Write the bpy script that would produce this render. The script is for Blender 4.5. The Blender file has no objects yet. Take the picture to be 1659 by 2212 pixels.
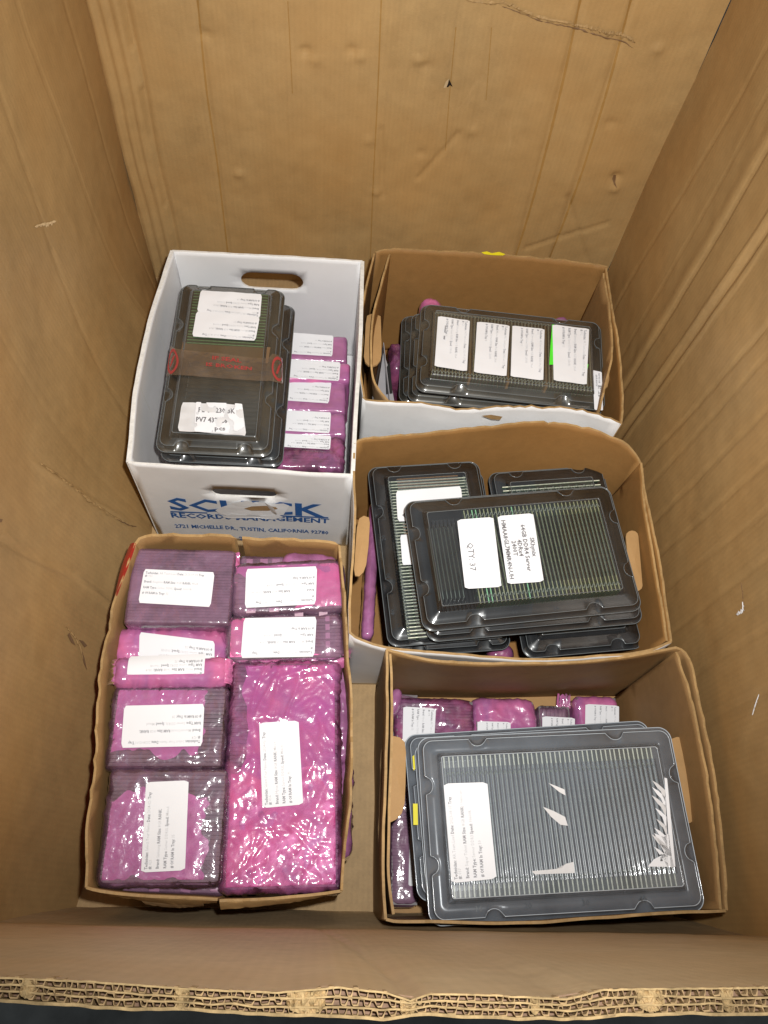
import bpy, bmesh, math, random
import numpy as np
from mathutils import Vector, Matrix, noise
from mathutils.geometry import delaunay_2d_cdt
random.seed(7)
PI = math.pi
SC = bpy.context.scene
COL = SC.collection

# ------------------------------------------------------------ camera
IW, IH, FPX, CZ = 1659., 2212., 1782., 1.316
ang = [math.radians(a) for a in (26.54, -7.82, 9.68)]
RM = Matrix.Rotation(ang[1], 3, 'Z') @ Matrix.Rotation(ang[0], 3, 'X') @ Matrix.Rotation(ang[2], 3, 'Z')
cd = bpy.data.cameras.new('camera')
cam = bpy.data.objects.new('camera', cd); COL.objects.link(cam)
cam.matrix_world = Matrix.Translation((0, 0, CZ)) @ RM.to_4x4()
cd.sensor_fit = 'VERTICAL'; cd.sensor_height = 36; cd.lens = FPX / IH * 36
cd.clip_start = .01; cd.clip_end = 50
SC.camera = cam

# ------------------------------------------------------------ light
wd = bpy.data.worlds.new('World'); SC.world = wd; wd.use_nodes = True
bg = wd.node_tree.nodes['Background']
bg.inputs[0].default_value = (.97, .98, 1, 1); bg.inputs[1].default_value = .27
ld = bpy.data.lights.new('camera_flash', 'SPOT')
ld.energy = 76; ld.color = (1, .985, .955); ld.shadow_soft_size = .012
ld.spot_size = math.radians(112); ld.spot_blend = 1.0
fl = bpy.data.objects.new('camera_flash', ld); COL.objects.link(fl)
fl.location = (.045, .06, 1.35)
fl.rotation_euler = (Vector((.09, .80, .30)) - Vector(fl.location)).to_track_quat('-Z', 'Y').to_euler()
SC.view_settings.view_transform = 'Standard'
SC.view_settings.look = 'None'
SC.view_settings.exposure = 0
SC.view_settings.gamma = 1
SC.cycles.max_bounces = 10; SC.cycles.transparent_max_bounces = 24
SC.cycles.diffuse_bounces = 4; SC.cycles.glossy_bounces = 3
SC.cycles.caustics_reflective = False; SC.cycles.caustics_refractive = False
SC.cycles.sample_clamp_indirect = 4
SC.cycles.use_denoising = True

def at(px, py, v, ax=2):
    """where the line of sight through a point of the photo meets the plane (axis ax) = v"""
    d = RM @ Vector(((px - IW / 2) / FPX, -(py - IH / 2) / FPX, -1.))
    o = Vector((0, 0, CZ))
    return o + d * ((v - o[ax]) / d[ax])

# ------------------------------------------------------------ materials
class NT:
    def __init__(s, name):
        s.m = bpy.data.materials.new(name); s.m.use_nodes = True
        s.t = s.m.node_tree; s.t.nodes.clear()
        s.out = s.t.nodes.new('ShaderNodeOutputMaterial')
    def n(s, typ, **kw):
        nd = s.t.nodes.new('ShaderNode' + typ)
        for k, v in kw.items():
            if k.startswith('i_'):
                key = k[2:]
                key = int(key) if key.isdigit() else key.replace('_', ' ')
                s.set(nd.inputs[key], v)
            else: setattr(nd, k, v)
        return nd
    def set(s, inp, v):
        if isinstance(v, bpy.types.NodeSocket): s.t.links.new(v, inp)
        elif isinstance(v, (tuple, list)) and len(v) == 3 and inp.type == 'RGBA': inp.default_value = (*v, 1)
        else: inp.default_value = v
    def coord(s, scale=(1, 1, 1), rot=(0, 0, 0)):
        g = s.n('TexCoord'); mp = s.n('Mapping')
        s.set(mp.inputs[0], g.outputs['Object']); mp.inputs['Scale'].default_value = scale
        mp.inputs['Rotation'].default_value = rot
        return mp.outputs[0]
    def noise(s, scale, detail=4, rough=.55, co=None, dist=0):
        nd = s.n('TexNoise', i_Scale=scale, i_Detail=detail, i_Roughness=rough, i_Distortion=dist)
        if co is not None: s.set(nd.inputs['Vector'], co)
        return nd.outputs[0]
    def ramp(s, f, stops):
        r = s.n('ValToRGB'); s.set(r.inputs[0], f)
        e = r.color_ramp.elements
        while len(e) > 1: e.remove(e[0])
        for i, (p, c) in enumerate(stops):
            x = e[0] if i == 0 else e.new(p)
            x.position = p; x.color = (*c, 1) if len(c) == 3 else (c[0],) * 3 + (1,)
        return r.outputs[0]
    def math(s, op, a, b=0., clamp=False):
        m = s.n('Math', operation=op, use_clamp=clamp); s.set(m.inputs[0], a); s.set(m.inputs[1], b)
        return m.outputs[0]
    def mix(s, f, a, b, mode='MIX'):
        m = s.n('MixRGB', blend_type=mode); s.set(m.inputs[0], f); s.set(m.inputs[1], a); s.set(m.inputs[2], b)
        return m.outputs[0]
    def bump(s, h, strength=.3, dist=.001, norm=None):
        b = s.n('Bump', i_Strength=strength, i_Distance=dist, i_Height=h)
        if norm is not None: s.set(b.inputs['Normal'], norm)
        return b.outputs[0]
    def bsdf(s, **kw):
        p = s.n('BsdfPrincipled')
        for k, v in kw.items(): s.set(p.inputs[k.replace('_', ' ')], v)
        return p.outputs[0]
    def mixs(s, f, a, b):
        m = s.n('MixShader'); s.set(m.inputs[0], f); s.set(m.inputs[1], a); s.set(m.inputs[2], b)
        return m.outputs[0]
    def done(s, sh): s.t.links.new(sh, s.out.inputs[0]); return s.m

def kraft(name, col, var=.16, lines=None, rough=.62, lump=.6, spec=.25, stain=.5, linestr=.5, streak=False):
    k = NT(name); c0 = k.coord()
    big = k.noise(5, 3, .6, c0)
    mot = k.noise(55, 4, .62, c0)
    fib = k.noise(260, 3, .7, k.coord((1, 1, 3)))
    if streak: mot = k.math('ADD', k.math('MULTIPLY', mot, .62), k.math('MULTIPLY', k.noise(1, 4, .7, k.coord((70, 70, 1.6))), .38))
    f = k.math('ADD', k.math('MULTIPLY', big, .45), k.math('MULTIPLY', mot, .35))
    f = k.math('ADD', f, k.math('MULTIPLY', fib, .2))
    d = tuple(c * (1 - var * 1.5) for c in col); l = tuple(min(1, c * (1 + var * 1.4)) for c in col)
    c = k.ramp(f, [(.32, d), (.5, col), (.68, l)])
    redd = (col[0] * .92, col[1] * .74, col[2] * .52)
    c = k.mix(k.math('MULTIPLY', k.ramp(k.noise(2.3, 4, .6, c0), [(.45, (0,)), (.7, (1,))]), stain), c, redd)
    # pale rubbed scuffs
    sc = k.ramp(k.noise(11, 6, .72, k.coord((1, 1, .35), (.3, .2, .4)), 1.2), [(.66, (0,)), (.76, (1,))])
    c = k.mix(k.math('MULTIPLY', sc, .16), c, tuple(min(1, x * 1.45 + .05) for x in col))
    h = k.math('ADD', k.math('MULTIPLY', mot, lump), k.math('MULTIPLY', fib, .15))
    if lines is not None:                      # faint washboarding of the flutes under the liner
        g = k.n('TexCoord'); sp = k.n('SeparateXYZ'); k.set(sp.inputs[0], g.outputs['Object'])
        w = k.math('SINE', k.math('MULTIPLY', sp.outputs[lines[0]], 2 * PI / lines[1]))
        h = k.math('ADD', h, k.math('MULTIPLY', w, .05 * linestr))
        w2 = k.ramp(k.math('ADD', k.math('MULTIPLY', w, .5), .5), [(0, (.93,)), (1, (1.0,))])
        c = k.mix(linestr, c, w2, 'MULTIPLY')
    return k.done(k.bsdf(Base_Color=c, Roughness=rough, Specular_IOR_Level=spec,
                         Normal=k.bump(h, .55, .0018)))

M = {}
KR = (.435, .283, .122)
M['wall_x'] = kraft('kraft_liner_back', KR, lines=(0, .0075), linestr=.4, lump=.55, rough=.46, spec=.4, streak=True)
M['wall_y'] = kraft('kraft_liner_side', (.40, .253, .106), lines=(1, .0075), lump=.45, rough=.5, spec=.35, streak=True)
M['front'] = kraft('kraft_liner_front', (.52, .39, .225), lines=(0, .0075), linestr=.5, spec=.3)
M['bottom'] = kraft('kraft_liner_bottom', (.41, .275, .135), lines=(0, .008), linestr=.7, stain=.15)
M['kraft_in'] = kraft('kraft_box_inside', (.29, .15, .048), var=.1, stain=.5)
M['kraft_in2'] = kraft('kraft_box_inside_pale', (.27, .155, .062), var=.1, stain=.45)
M['kraft_out'] = kraft('kraft_box_outside', (.31, .20, .10), var=.1)
M['edge'] = kraft('torn_board_edge', (.37, .235, .10), var=.3, stain=.1, lump=1)
M['fresh'] = kraft('fresh_torn_kraft', (.62, .46, .26), var=.15, stain=.1)
M['flapk'] = kraft('kraft_handle_flap', (.42, .25, .105), var=.08, stain=.2)

def simple(name, col, rough=.5, spec=.5, bump=None, var=.08, scale=30, metal=0, coat=0):
    k = NT(name); c0 = k.coord()
    nn = k.noise(scale, 4, .6, c0)
    c = k.ramp(nn, [(.3, tuple(x * (1 - var) for x in col)), (.7, tuple(min(1, x * (1 + var)) for x in col))])
    kw = dict(Base_Color=c, Roughness=rough, Specular_IOR_Level=spec, Metallic=metal, Coat_Weight=coat)
    if bump: kw['Normal'] = k.bump(k.noise(bump[0], 4, .6, c0), bump[1], .001)
    return k.done(k.bsdf(**kw))
M['white_card'] = simple('white_coated_board', (.76, .76, .765), .5, .4, (14, .35), .05, 7)
M['white_out'] = simple('white_outer_board', (.71, .71, .71), .5, .4, (22, .5), .07, 9)
M['white_edge'] = simple('white_board_edge', (.72, .71, .68), .7, .2, (300, .8), .12, 120)
M['paper'] = simple('white_paper_label', (.80, .81, .84), .55, .3, (25, .3), .03, 6)
M['paper_dull'] = simple('crumpled_paper_label', (.66, .655, .66), .55, .3, (70, .7), .06, 30)
M['ink'] = simple('grey_thermal_ink', (.30, .30, .32), .7, .1)
M['ink_faint'] = simple('faint_thermal_ink', (.54, .54, .55), .7, .1)
M['ink_dark'] = simple('dark_toner', (.16, .155, .16), .7, .1)
M['black_ink'] = simple('black_ink', (.02, .02, .02), .7, .1)
M['blue_ink'] = simple('blue_print', (.025, .10, .30), .55, .3)
M['red_ink'] = simple('red_print', (.34, .045, .04), .45, .4)
M['red_side'] = simple('red_printed_board', (.42, .025, .02), .4, .5, (25, .4), .15)
M['green_note'] = simple('bright_green_note', (.10, .80, .04), .5, .3)
M['yellow'] = simple('yellow_tape', (.75, .66, .02), .5, .3)
M['grey_card'] = simple('grey_glossy_card', (.30, .30, .32), .3, .5, (12, .3))
M['dark'] = simple('dark_gap', (.02, .015, .012), .9, .05)
M['flute'] = simple('flute_paper', (.39, .265, .135), .8, .12, (220, .8), .4, 150)
M['liner'] = simple('liner_paper', (.42, .295, .145), .8, .12, (220, 1), .38, 140)
M['score'] = kraft('glue_stained_score', (.36, .205, .062), var=.12, stain=.2)
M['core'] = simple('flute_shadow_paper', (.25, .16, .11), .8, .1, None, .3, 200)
M['concrete'] = simple('dark_concrete', (.10, .11, .11), .8, .2, (60, .6), .35, 12)
M['black_base'] = simple('black_tray_plastic', (.012, .013, .015), .28, .5, (9, .25), .3, 8)
M['grey_base'] = simple('grey_tray_plastic', (.055, .062, .072), .25, .6, (9, .25), .2, 8)
M['dusty_base'] = simple('dusty_black_plastic', (.022, .021, .019), .36, .5, (9, .25), .4, 8)
M['pcb'] = simple('green_circuit_board', (.035, .085, .045), .45, .5)
M['pcb_edge'] = simple('circuit_board_edge', (.70, .72, .56), .5, .5, None, .25, 200)
M['pcb_edge_dim'] = simple('dim_circuit_board_edge', (.33, .34, .19), .5, .5, None, .3, 200)
M['pcb_edge_green'] = simple('green_circuit_board_edge', (.20, .42, .20), .5, .5, None, .3, 200)
M['pcb_bright'] = simple('bright_green_board_edge', (.30, .62, .34), .5, .5)
M['chip'] = simple('memory_chip', (.03, .03, .034), .4, .5)
M['chip_silver'] = simple('grey_memory_chip', (.13, .135, .15), .35, .6, None, .2, 150)
M['brown_card'] = kraft('brown_divider_card', (.20, .12, .06), var=.15)

def film(name, tint, haze_col, h0, h1, rough=.09, bump=.35, scale=18, spec=1.7, bdist=.0015, bscale=60, hscale=9, stretch=(1, 1, 1), col2=None, rough2=.30, w2=.0, vor=0):
    """thin plastic sheet: partly clear, partly clouded, glossy all over"""
    k = NT(name); c0 = k.coord(stretch)
    hz = k.ramp(k.noise(hscale, 4, .6, c0, .6), [(.36, (h0,)), (.64, (h1,))])
    hc = haze_col
    if col2: hc = k.ramp(k.noise(hscale * .8, 3, .55, k.coord((1.1, .9, 1), (.4, .2, 1)), .8), [(.38, haze_col), (.60, col2)])
    df = k.n('BsdfDiffuse'); k.set(df.inputs[0], hc); tl = k.n('BsdfTranslucent'); k.set(tl.inputs[0], hc)
    body = k.mixs(hz, k.n('BsdfTransparent', i_Color=tint).outputs[0], k.mixs(.22, df.outputs[0], tl.outputs[0]))
    n1 = k.noise(scale, 3, .55, c0, 1.4); n2 = k.noise(bscale, 3, .6, c0)
    hh = k.math('ADD', n1, k.math('MULTIPLY', n2, .3))
    if vor:                                     # flat facets between sharp creases
        wn = k.n('TexNoise', i_Scale=vor * .6, i_Detail=2.); k.set(wn.inputs['Vector'], c0)
        ad = k.n('MixRGB', blend_type='ADD'); k.set(ad.inputs[0], .035); k.set(ad.inputs[1], c0); k.set(ad.inputs[2], wn.outputs['Color'])
        for sc, wt in ((vor, 1.3), (vor * 2.7, .45)):
            vo = k.n('TexVoronoi', feature='DISTANCE_TO_EDGE', i_Scale=sc); k.set(vo.inputs['Vector'], ad.outputs[0])
            hh = k.math('ADD', hh, k.math('MULTIPLY', vo.outputs['Distance'], wt))
    b = k.bump(hh, bump, bdist * 4)
    gl = k.n('BsdfGlossy', i_Roughness=rough, i_Color=(1, 1, 1)); k.set(gl.inputs['Normal'], b)
    gs = gl.outputs[0]
    if w2:
        g2 = k.n('BsdfGlossy', i_Roughness=rough2, i_Color=(1, 1, 1)); k.set(g2.inputs['Normal'], b); gs = k.mixs(w2, gs, g2.outputs[0])
    fr = k.n('Fresnel', i_IOR=1.5); k.set(fr.inputs['Normal'], b)
    f = k.math('MULTIPLY', fr.outputs[0], spec, True)
    return k.done(k.mixs(f, body, gs))
PP, HP = (.58, .19, .46), (.88, .22, .48)
FK = dict(bump=.26, scale=16, bscale=110, rough=.09, spec=1.9, w2=.3, vor=17)
M['film_clear'] = film('clear_pink_film', (.90, .74, .86), (.62, .33, .53), .12, .42, hscale=14, **FK)
M['film_shrink'] = film('clear_shrink_film', (.93, .84, .91), (.62, .30, .50), .03, .28, hscale=16, bump=.32, scale=24, bscale=120, rough=.08, spec=2.3, w2=.25, vor=24)
M['film_mid'] = film('pink_film', (.84, .62, .80), PP, .10, .55, hscale=20, col2=HP, **FK)
M['film_pink'] = film('layered_pink_film', (.84, .5, .74), PP, .70, .97, hscale=16, col2=HP, **FK)
M['film_purple'] = film('purple_pink_film', (.82, .58, .80), (.66, .24, .52), .45, .85, hscale=14, **FK)
M['lid_grey'] = film('clear_lid_hazy', (.90, .92, .94), (.52, .58, .66), .14, .26, rough=.07, bump=.12, scale=7, spec=2.0, bscale=30, hscale=14, w2=.4, rough2=.26)
M['lid_clear'] = film('clear_lid', (.88, .90, .90), (.34, .36, .38), .02, .07, rough=.06, bump=.12, scale=7, spec=1.8, bscale=30, hscale=12, w2=.2)
M['lid_smoke'] = film('smoky_dusty_lid', (.78, .77, .72), (.30, .28, .23), .07, .22, rough=.09, bump=.12, scale=7, spec=2.0, bscale=30, hscale=10, w2=.3)
M['tape'] = film('clear_packing_tape', (.88, .84, .78), (.46, .33, .24), .14, .34, rough=.15, bump=.4, scale=40, spec=1.5)
M['ridge'] = simple('plastic_ridge', (.17, .20, .18), .15, .9)
M['lid_edge'] = simple('plastic_lid_edge', (.16, .175, .18), .12, .9)
M['lid_edge_pale'] = simple('pale_plastic_lid_edge', (.50, .55, .60), .12, .9)  # lighter tone for the glints on grey lids
M['emboss'] = simple('embossed_plastic', (.06, .065, .07), .2, .8)

# ------------------------------------------------------------ object helpers
def link(o): COL.objects.link(o); return o
def thing(name, label, cat, loc=(0, 0, 0), rz=0, group=None):
    o = link(bpy.data.objects.new(name, None)); o.location = loc; o.rotation_euler = (0, 0, rz)
    o.empty_display_size = .02
    o['label'] = label; o['category'] = cat
    if group: o['group'] = group
    return o
def invm(parent):
    if parent is None: return Matrix.Identity(4)
    m = Matrix.Identity(4); p = parent
    while p is not None:
        m = (Matrix.Translation(p.location) @ p.rotation_euler.to_matrix().to_4x4()) @ m
        p = p.parent
    return m.inverted()
def mk(name, verts, faces, mats, parent=None, fm=None, smooth=False, world=True, kind=None, label=None, uv=None):
    me = bpy.data.meshes.new(name)
    if parent is not None and world:
        im = invm(parent); verts = [im @ Vector(v) for v in verts]
    me.from_pydata([tuple(v) for v in verts], [], faces)
    for m in (mats if isinstance(mats, (list, tuple)) else [mats]): me.materials.append(m)
    if fm: me.polygons.foreach_set('material_index', fm)
    if smooth: me.polygons.foreach_set('use_smooth', [True] * len(me.polygons))
    me.update()
    o = link(bpy.data.objects.new(name, me))
    if parent is not None: o.parent = parent
    if kind: o['kind'] = kind
    if label: o['label'] = label
    return o
def box_vf(c, s, V, F, R=None):
    b = len(V)
    for dz in (-1, 1):
        for dy in (-1, 1):
            for dx in (-1, 1):
                p = Vector((dx * s[0] / 2, dy * s[1] / 2, dz * s[2] / 2))
                if R is not None: p = R @ p
                V.append(p + Vector(c))
    for f in ((0, 2, 3, 1), (4, 5, 7, 6), (0, 1, 5, 4), (2, 6, 7, 3), (0, 4, 6, 2), (1, 3, 7, 5)):
        F.append(tuple(b + i for i in f))
def N(x, y, z=0, s=1): return noise.noise(Vector((x * s, y * s, z)))

def sheet(name, outline, holes, mapf, th, mats, parent, step=.02, smooth=True, kind=None, label=None):
    """board with real thickness: outline and holes in flat (s,t) metres, mapf -> (point, normal)"""
    pts = [Vector(p) for p in outline]; edges = [(i, (i + 1) % len(pts)) for i in range(len(pts))]
    for h in holes:
        b = len(pts); pts += [Vector(p) for p in h]
        edges += [(b + i, b + (i + 1) % len(h)) for i in range(len(h))]
    def inside(p, poly):
        c = False; n = len(poly); j = n - 1
        for i in range(n):
            if (poly[i][1] > p[1]) != (poly[j][1] > p[1]) and p[0] < (poly[j][0] - poly[i][0]) * (p[1] - poly[i][1]) / (poly[j][1] - poly[i][1]) + poly[i][0]: c = not c
            j = i
        return c
    xs = [p[0] for p in outline]; ys = [p[1] for p in outline]
    x = min(xs) + step / 2
    bp = [Vector(p) for p in pts]
    while x < max(xs):
        y = min(ys) + step / 2
        while y < max(ys):
            q = (x, y)
            if inside(q, outline) and not any(inside(q, h) for h in holes) and min((p - Vector(q)).length for p in bp) > step * .35:
                pts.append(Vector(q))
            y += step
        x += step
    v2, e2, f2, *_ = delaunay_2d_cdt(pts, edges, [], 0, 1e-6)
    f2 = [f for f in f2 if (lambda c: inside(c, outline) and not any(inside(c, h) for h in holes))((sum(v2[i][0] for i in f) / len(f), sum(v2[i][1] for i in f) / len(f)))]
    n = len(v2); V = []; A = []
    for v in v2:
        p, nn = mapf(v[0], v[1]); A.append(p + nn * th / 2); V.append(p - nn * th / 2)
    V = A + V; F = []; fm = []; cnt = {}
    for f in f2:
        F.append(tuple(f)); fm.append(0)
        F.append(tuple(n + i for i in reversed(f))); fm.append(1)
        for i in range(len(f)): cnt[(f[i], f[(i + 1) % len(f)])] = 1
    for (a, b) in list(cnt):
        if (b, a) not in cnt: F.append((b, a, n + a, n + b)); fm.append(2)
    o = mk(name, V, F, mats, parent, fm, False, kind=kind, label=label)
    if smooth:
        o.data.polygons.foreach_set('use_smooth', [m != 2 for m in fm])
    return o

def stadium(cx, cy, w, h, n=8, jag=0):
    r = h / 2; P = []
    for i in range(n + 1):
        a = -PI / 2 + PI * i / n; P.append((cx + w / 2 - r + r * math.cos(a), cy + r * math.sin(a)))
    for i in range(n + 1):
        a = PI / 2 + PI * i / n; P.append((cx - w / 2 + r + r * math.cos(a), cy + r * math.sin(a)))
    return [(x + random.uniform(-jag, jag), y + random.uniform(-jag, jag)) for x, y in P]

def path(P):
    """smooth interpolation through points, parameter 0..1 by length"""
    P = [Vector(p) for p in P]; L = [0]
    for a, b in zip(P, P[1:]): L.append(L[-1] + (b - a).length)
    tot = L[-1]
    def f(u):
        s = min(max(u, 0), 1) * tot
        for i in range(len(P) - 1):
            if s <= L[i + 1] or i == len(P) - 2: break
        t = (s - L[i]) / max(L[i + 1] - L[i], 1e-9)
        p0 = P[i - 1] if i else P[i] * 2 - P[i + 1]; p3 = P[i + 2] if i + 2 < len(P) else P[i + 1] * 2 - P[i]
        p1, p2 = P[i], P[i + 1]
        return .5 * ((2 * p1) + (p2 - p0) * t + (2 * p0 - 5 * p1 + 4 * p2 - p3) * t * t + (-p0 + 3 * p1 - 3 * p2 + p3) * t ** 3)
    return f, tot

def wall(name, parent, top_px, zt, b0, b1, mats, th=.0032, holes=(), jag=.0011, wav=.0011, step=.02, off=0, label=None, belly=0., zprof=None, rag=0.):
    """a box wall between its rim (traced) and its foot; holes in (u, metres up from the floor)"""
    if not callable(top_px):
        zz = zt if isinstance(zt, (list, tuple)) else [zt] * len(top_px)
        f, L = path([at(p[0], p[1], z) for p, z in zip(top_px, zz)])
    else: f, L = top_px, (Vector(b1) - Vector(b0)).length
    b0, b1 = Vector(b0), Vector(b1); H = (f(.5).z + f(.1).z) / 2
    sd = random.uniform(0, 50)
    nx = max(8, int(L / (step * .45)))
    out = [(0, 0)] + [(L * i / 6, 0) for i in range(1, 6)] + [(L, 0), (L, H * .35), (L, H * .7)]
    for i in range(nx + 1):
        u = 1 - i / nx
        t = H + jag * 2.2 * N(u * 60, sd) + jag * 1.6 * N(u * 170, sd, 3) - rag * max(0, N(u * 9, sd + 9))
        out.append((L * u, t))
    out += [(0, H * .7), (0, H * .35)]
    def mapf(s, t):
        u = s / L; v = t / H
        b = b0.lerp(b1, u); p = b.lerp(f(u), min(v, 1)) ; p.z = b.z + (f(u).z - b.z) * v
        tg = (f(min(u + .02, 1)) - f(max(u - .02, 0))); tg.z = 0
        nn = Vector((tg.y, -tg.x, 0)).normalized()
        w = wav * 2 * N(s * 9, t * 9, sd) + wav * .7 * N(s * 30, t * 30, sd)
        w *= min(1, 6 * min(u, 1 - u) + .15)
        return p + nn * (w + off + belly * math.sin(PI * u) * math.sin(PI * min(v, 1))), nn
    hs = [[(x * L, y) for x, y in h] for h in holes]
    o = sheet(name, out, hs, mapf, th, mats, parent, step, label=label)
    return o, mapf, L

def patch(name, poly3, mat, parent, label=None, th=0, kind=None):
    """small irregular scrap from a fan of 3D points"""
    c = sum((Vector(p) for p in poly3), Vector()) / len(poly3)
    V = [c] + [Vector(p) for p in poly3]; F = [(0, i + 1, (i + 1) % len(poly3) + 1) for i in range(len(poly3))]
    return mk(name, V, F, mat, parent, label=label, kind=kind)

# ------------------------------------------------------------ text
_tc = {}
def text_mesh(s, bold):
    key = (s, bold)
    if key not in _tc:
        cu = bpy.data.curves.new('t', 'FONT'); cu.body = s; cu.size = 1; cu.resolution_u = 1
        cu.offset = .028 if bold else .004
        o = bpy.data.objects.new('t', cu); COL.objects.link(o)
        dg = bpy.context.evaluated_depsgraph_get(); dg.update()
        me = o.evaluated_get(dg).to_mesh()
        V = [(v.co.x, v.co.y) for v in me.vertices]; F = [tuple(p.vertices) for p in me.polygons]
        w = max([v[0] for v in V] + [0])
        o.evaluated_get(dg).to_mesh_clear()
        bpy.data.objects.remove(o); bpy.data.curves.remove(cu)
        _tc[key] = (V, F, w)
    return _tc[key]
def layout(lines, aspect):
    """lines: (x, y_baseline, size, [(text, bold, matindex)], xscale) in label units: width 1, height 1/aspect... y from 0 (bottom) to 1 (top)"""
    V = []; F = []; fm = []
    for (x, y, size, segs, xs, al) in lines:
        ws = [text_mesh(t, b)[2] + .28 for t, b, m in segs]
        tot = sum(ws) - .28
        cx = x - (tot * size * xs * (.5 if al == 'c' else 0))
        for (t, b, m), w in zip(segs, ws):
            vv, ff, _ = text_mesh(t, b); base = len(V)
            for a, c in vv: V.append((cx + a * size * xs, y + c * size * aspect))
            for f in ff: F.append(tuple(base + i for i in f)); fm.append(m)
            cx += w * size * xs
    return V, F, fm
def tech(date='2023-09-08', tray='033', brand='Kingston', size='8GB', rank='4Rx8', typ='Server DDR3', speed='10600R', n='32', who='AR.Team.Lead'):
    s = .050; B = True
    return [(.03, .86, s, [('Technician:', B, 0), (who, 0, 1), ('Date:', B, 0), (date, 0, 1), ('Tray', B, 0)], .82, 'l'),
            (.03, .77, s, [('#:', B, 0), (tray, 0, 1)], .82, 'l'),
            (.03, .60, s, [('Brand:', B, 0), (brand, 0, 1), ('RAM Size:', B, 0), (size, 0, 1), ('RANK:', B, 0), (rank, 0, 1)], .82, 'l'),
            (.03, .43, s, [('RAM Type:', B, 0), (typ, 0, 1), ('Speed:', B, 0), (speed, 0, 1)], .82, 'l'),
            (.03, .27, s, [('# Of RAM In Tray:', B, 0), (n, 0, 1)], .82, 'l')]

def label_on(parent, quad, lines, mats=None, mat='paper', wav=.0008, arch=0., corner=.045, name='paper_label', lab=None, lift=.0020, crease=0, torn=None):
    """sticker spanning a quad (reading TL, TR, BR, BL, world points); the print lies on it"""
    q = [Vector(p) for p in quad]
    w = ((q[1] - q[0]).length + (q[2] - q[3]).length) / 2; h = ((q[0] - q[3]).length + (q[1] - q[2]).length) / 2
    asp = w / h; sd = random.uniform(0, 90)
    def f(u, v, up=0.):
        p = q[3].lerp(q[2], u).lerp(q[0].lerp(q[1], u), v)
        dz = lift + up + wav * (N(u * 3, v * 2, sd) + .4 * N(u * 9, v * 5, sd)) - arch * (2 * v - 1) ** 2
        if crease: dz += crease * abs(N(u * 4, v * 3.3, sd + 5))
        return p + Vector((0, 0, dz))
    nu, nv = (70, 36) if torn else (16, 10); V = []; F = []
    r = corner
    for j in range(nv + 1):
        for i in range(nu + 1):
            u, v = i / nu, j / nv
            # rounded corners: pull border points in
            du = min(u, 1 - u) ; dv = min(v, 1 - v)
            ru, rv = r, r * asp
            if v in (0, 1) and du < ru * .7: u = ru * .45 if u < .5 else 1 - ru * .45
            if u in (0, 1) and dv < rv * .7: v = rv * .4 if v < .5 else 1 - rv * .4
            V.append(f(u, v))
    for j in range(nv):
        for i in range(nu):
            a = j * (nu + 1) + i
            if torn and torn((i + .5) / nu, (j + .5) / nv): continue
            F.append((a, a + 1, a + nu + 2, a + nu + 1))
    lo = mk(name, V, F, M[mat], parent, smooth=True, label=lab)
    if lines:
        tv, tf, fm = layout(lines, asp)
        ok = [i for i, ff in enumerate(tf) if not (torn and torn(sum(tv[k][0] for k in ff) / len(ff), sum(tv[k][1] for k in ff) / len(ff)))]
        tf = [tf[i] for i in ok]; fm = [fm[i] for i in ok]
        mk('printed_text', [f(a, min(max(b, 0), 1), .00035) for a, b in tv], tf, [M[m] for m in (mats or ('ink', 'ink_faint'))], lo, fm)
    return lo
def pq(pts, z):  # quad of photo points on a level
    return [at(p[0], p[1], (z[i] if isinstance(z, (list, tuple)) else z)) for i, p in enumerate(pts)]

# ============================================================ THE BIG BIN
X0, X1, YB, HZ = -.385, .525, 1.17, .92
floor = mk('floor', [(-6, -6, -.15), (6, -6, -.15), (6, 8, -.15), (-6, 8, -.15)], [(0, 1, 2, 3)], M['concrete'], kind='structure')
bin_ = thing('cardboard_bin', 'very large open brown corrugated bin that holds all the smaller boxes', 'cardboard bin', (.07, .58, 0))

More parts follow.
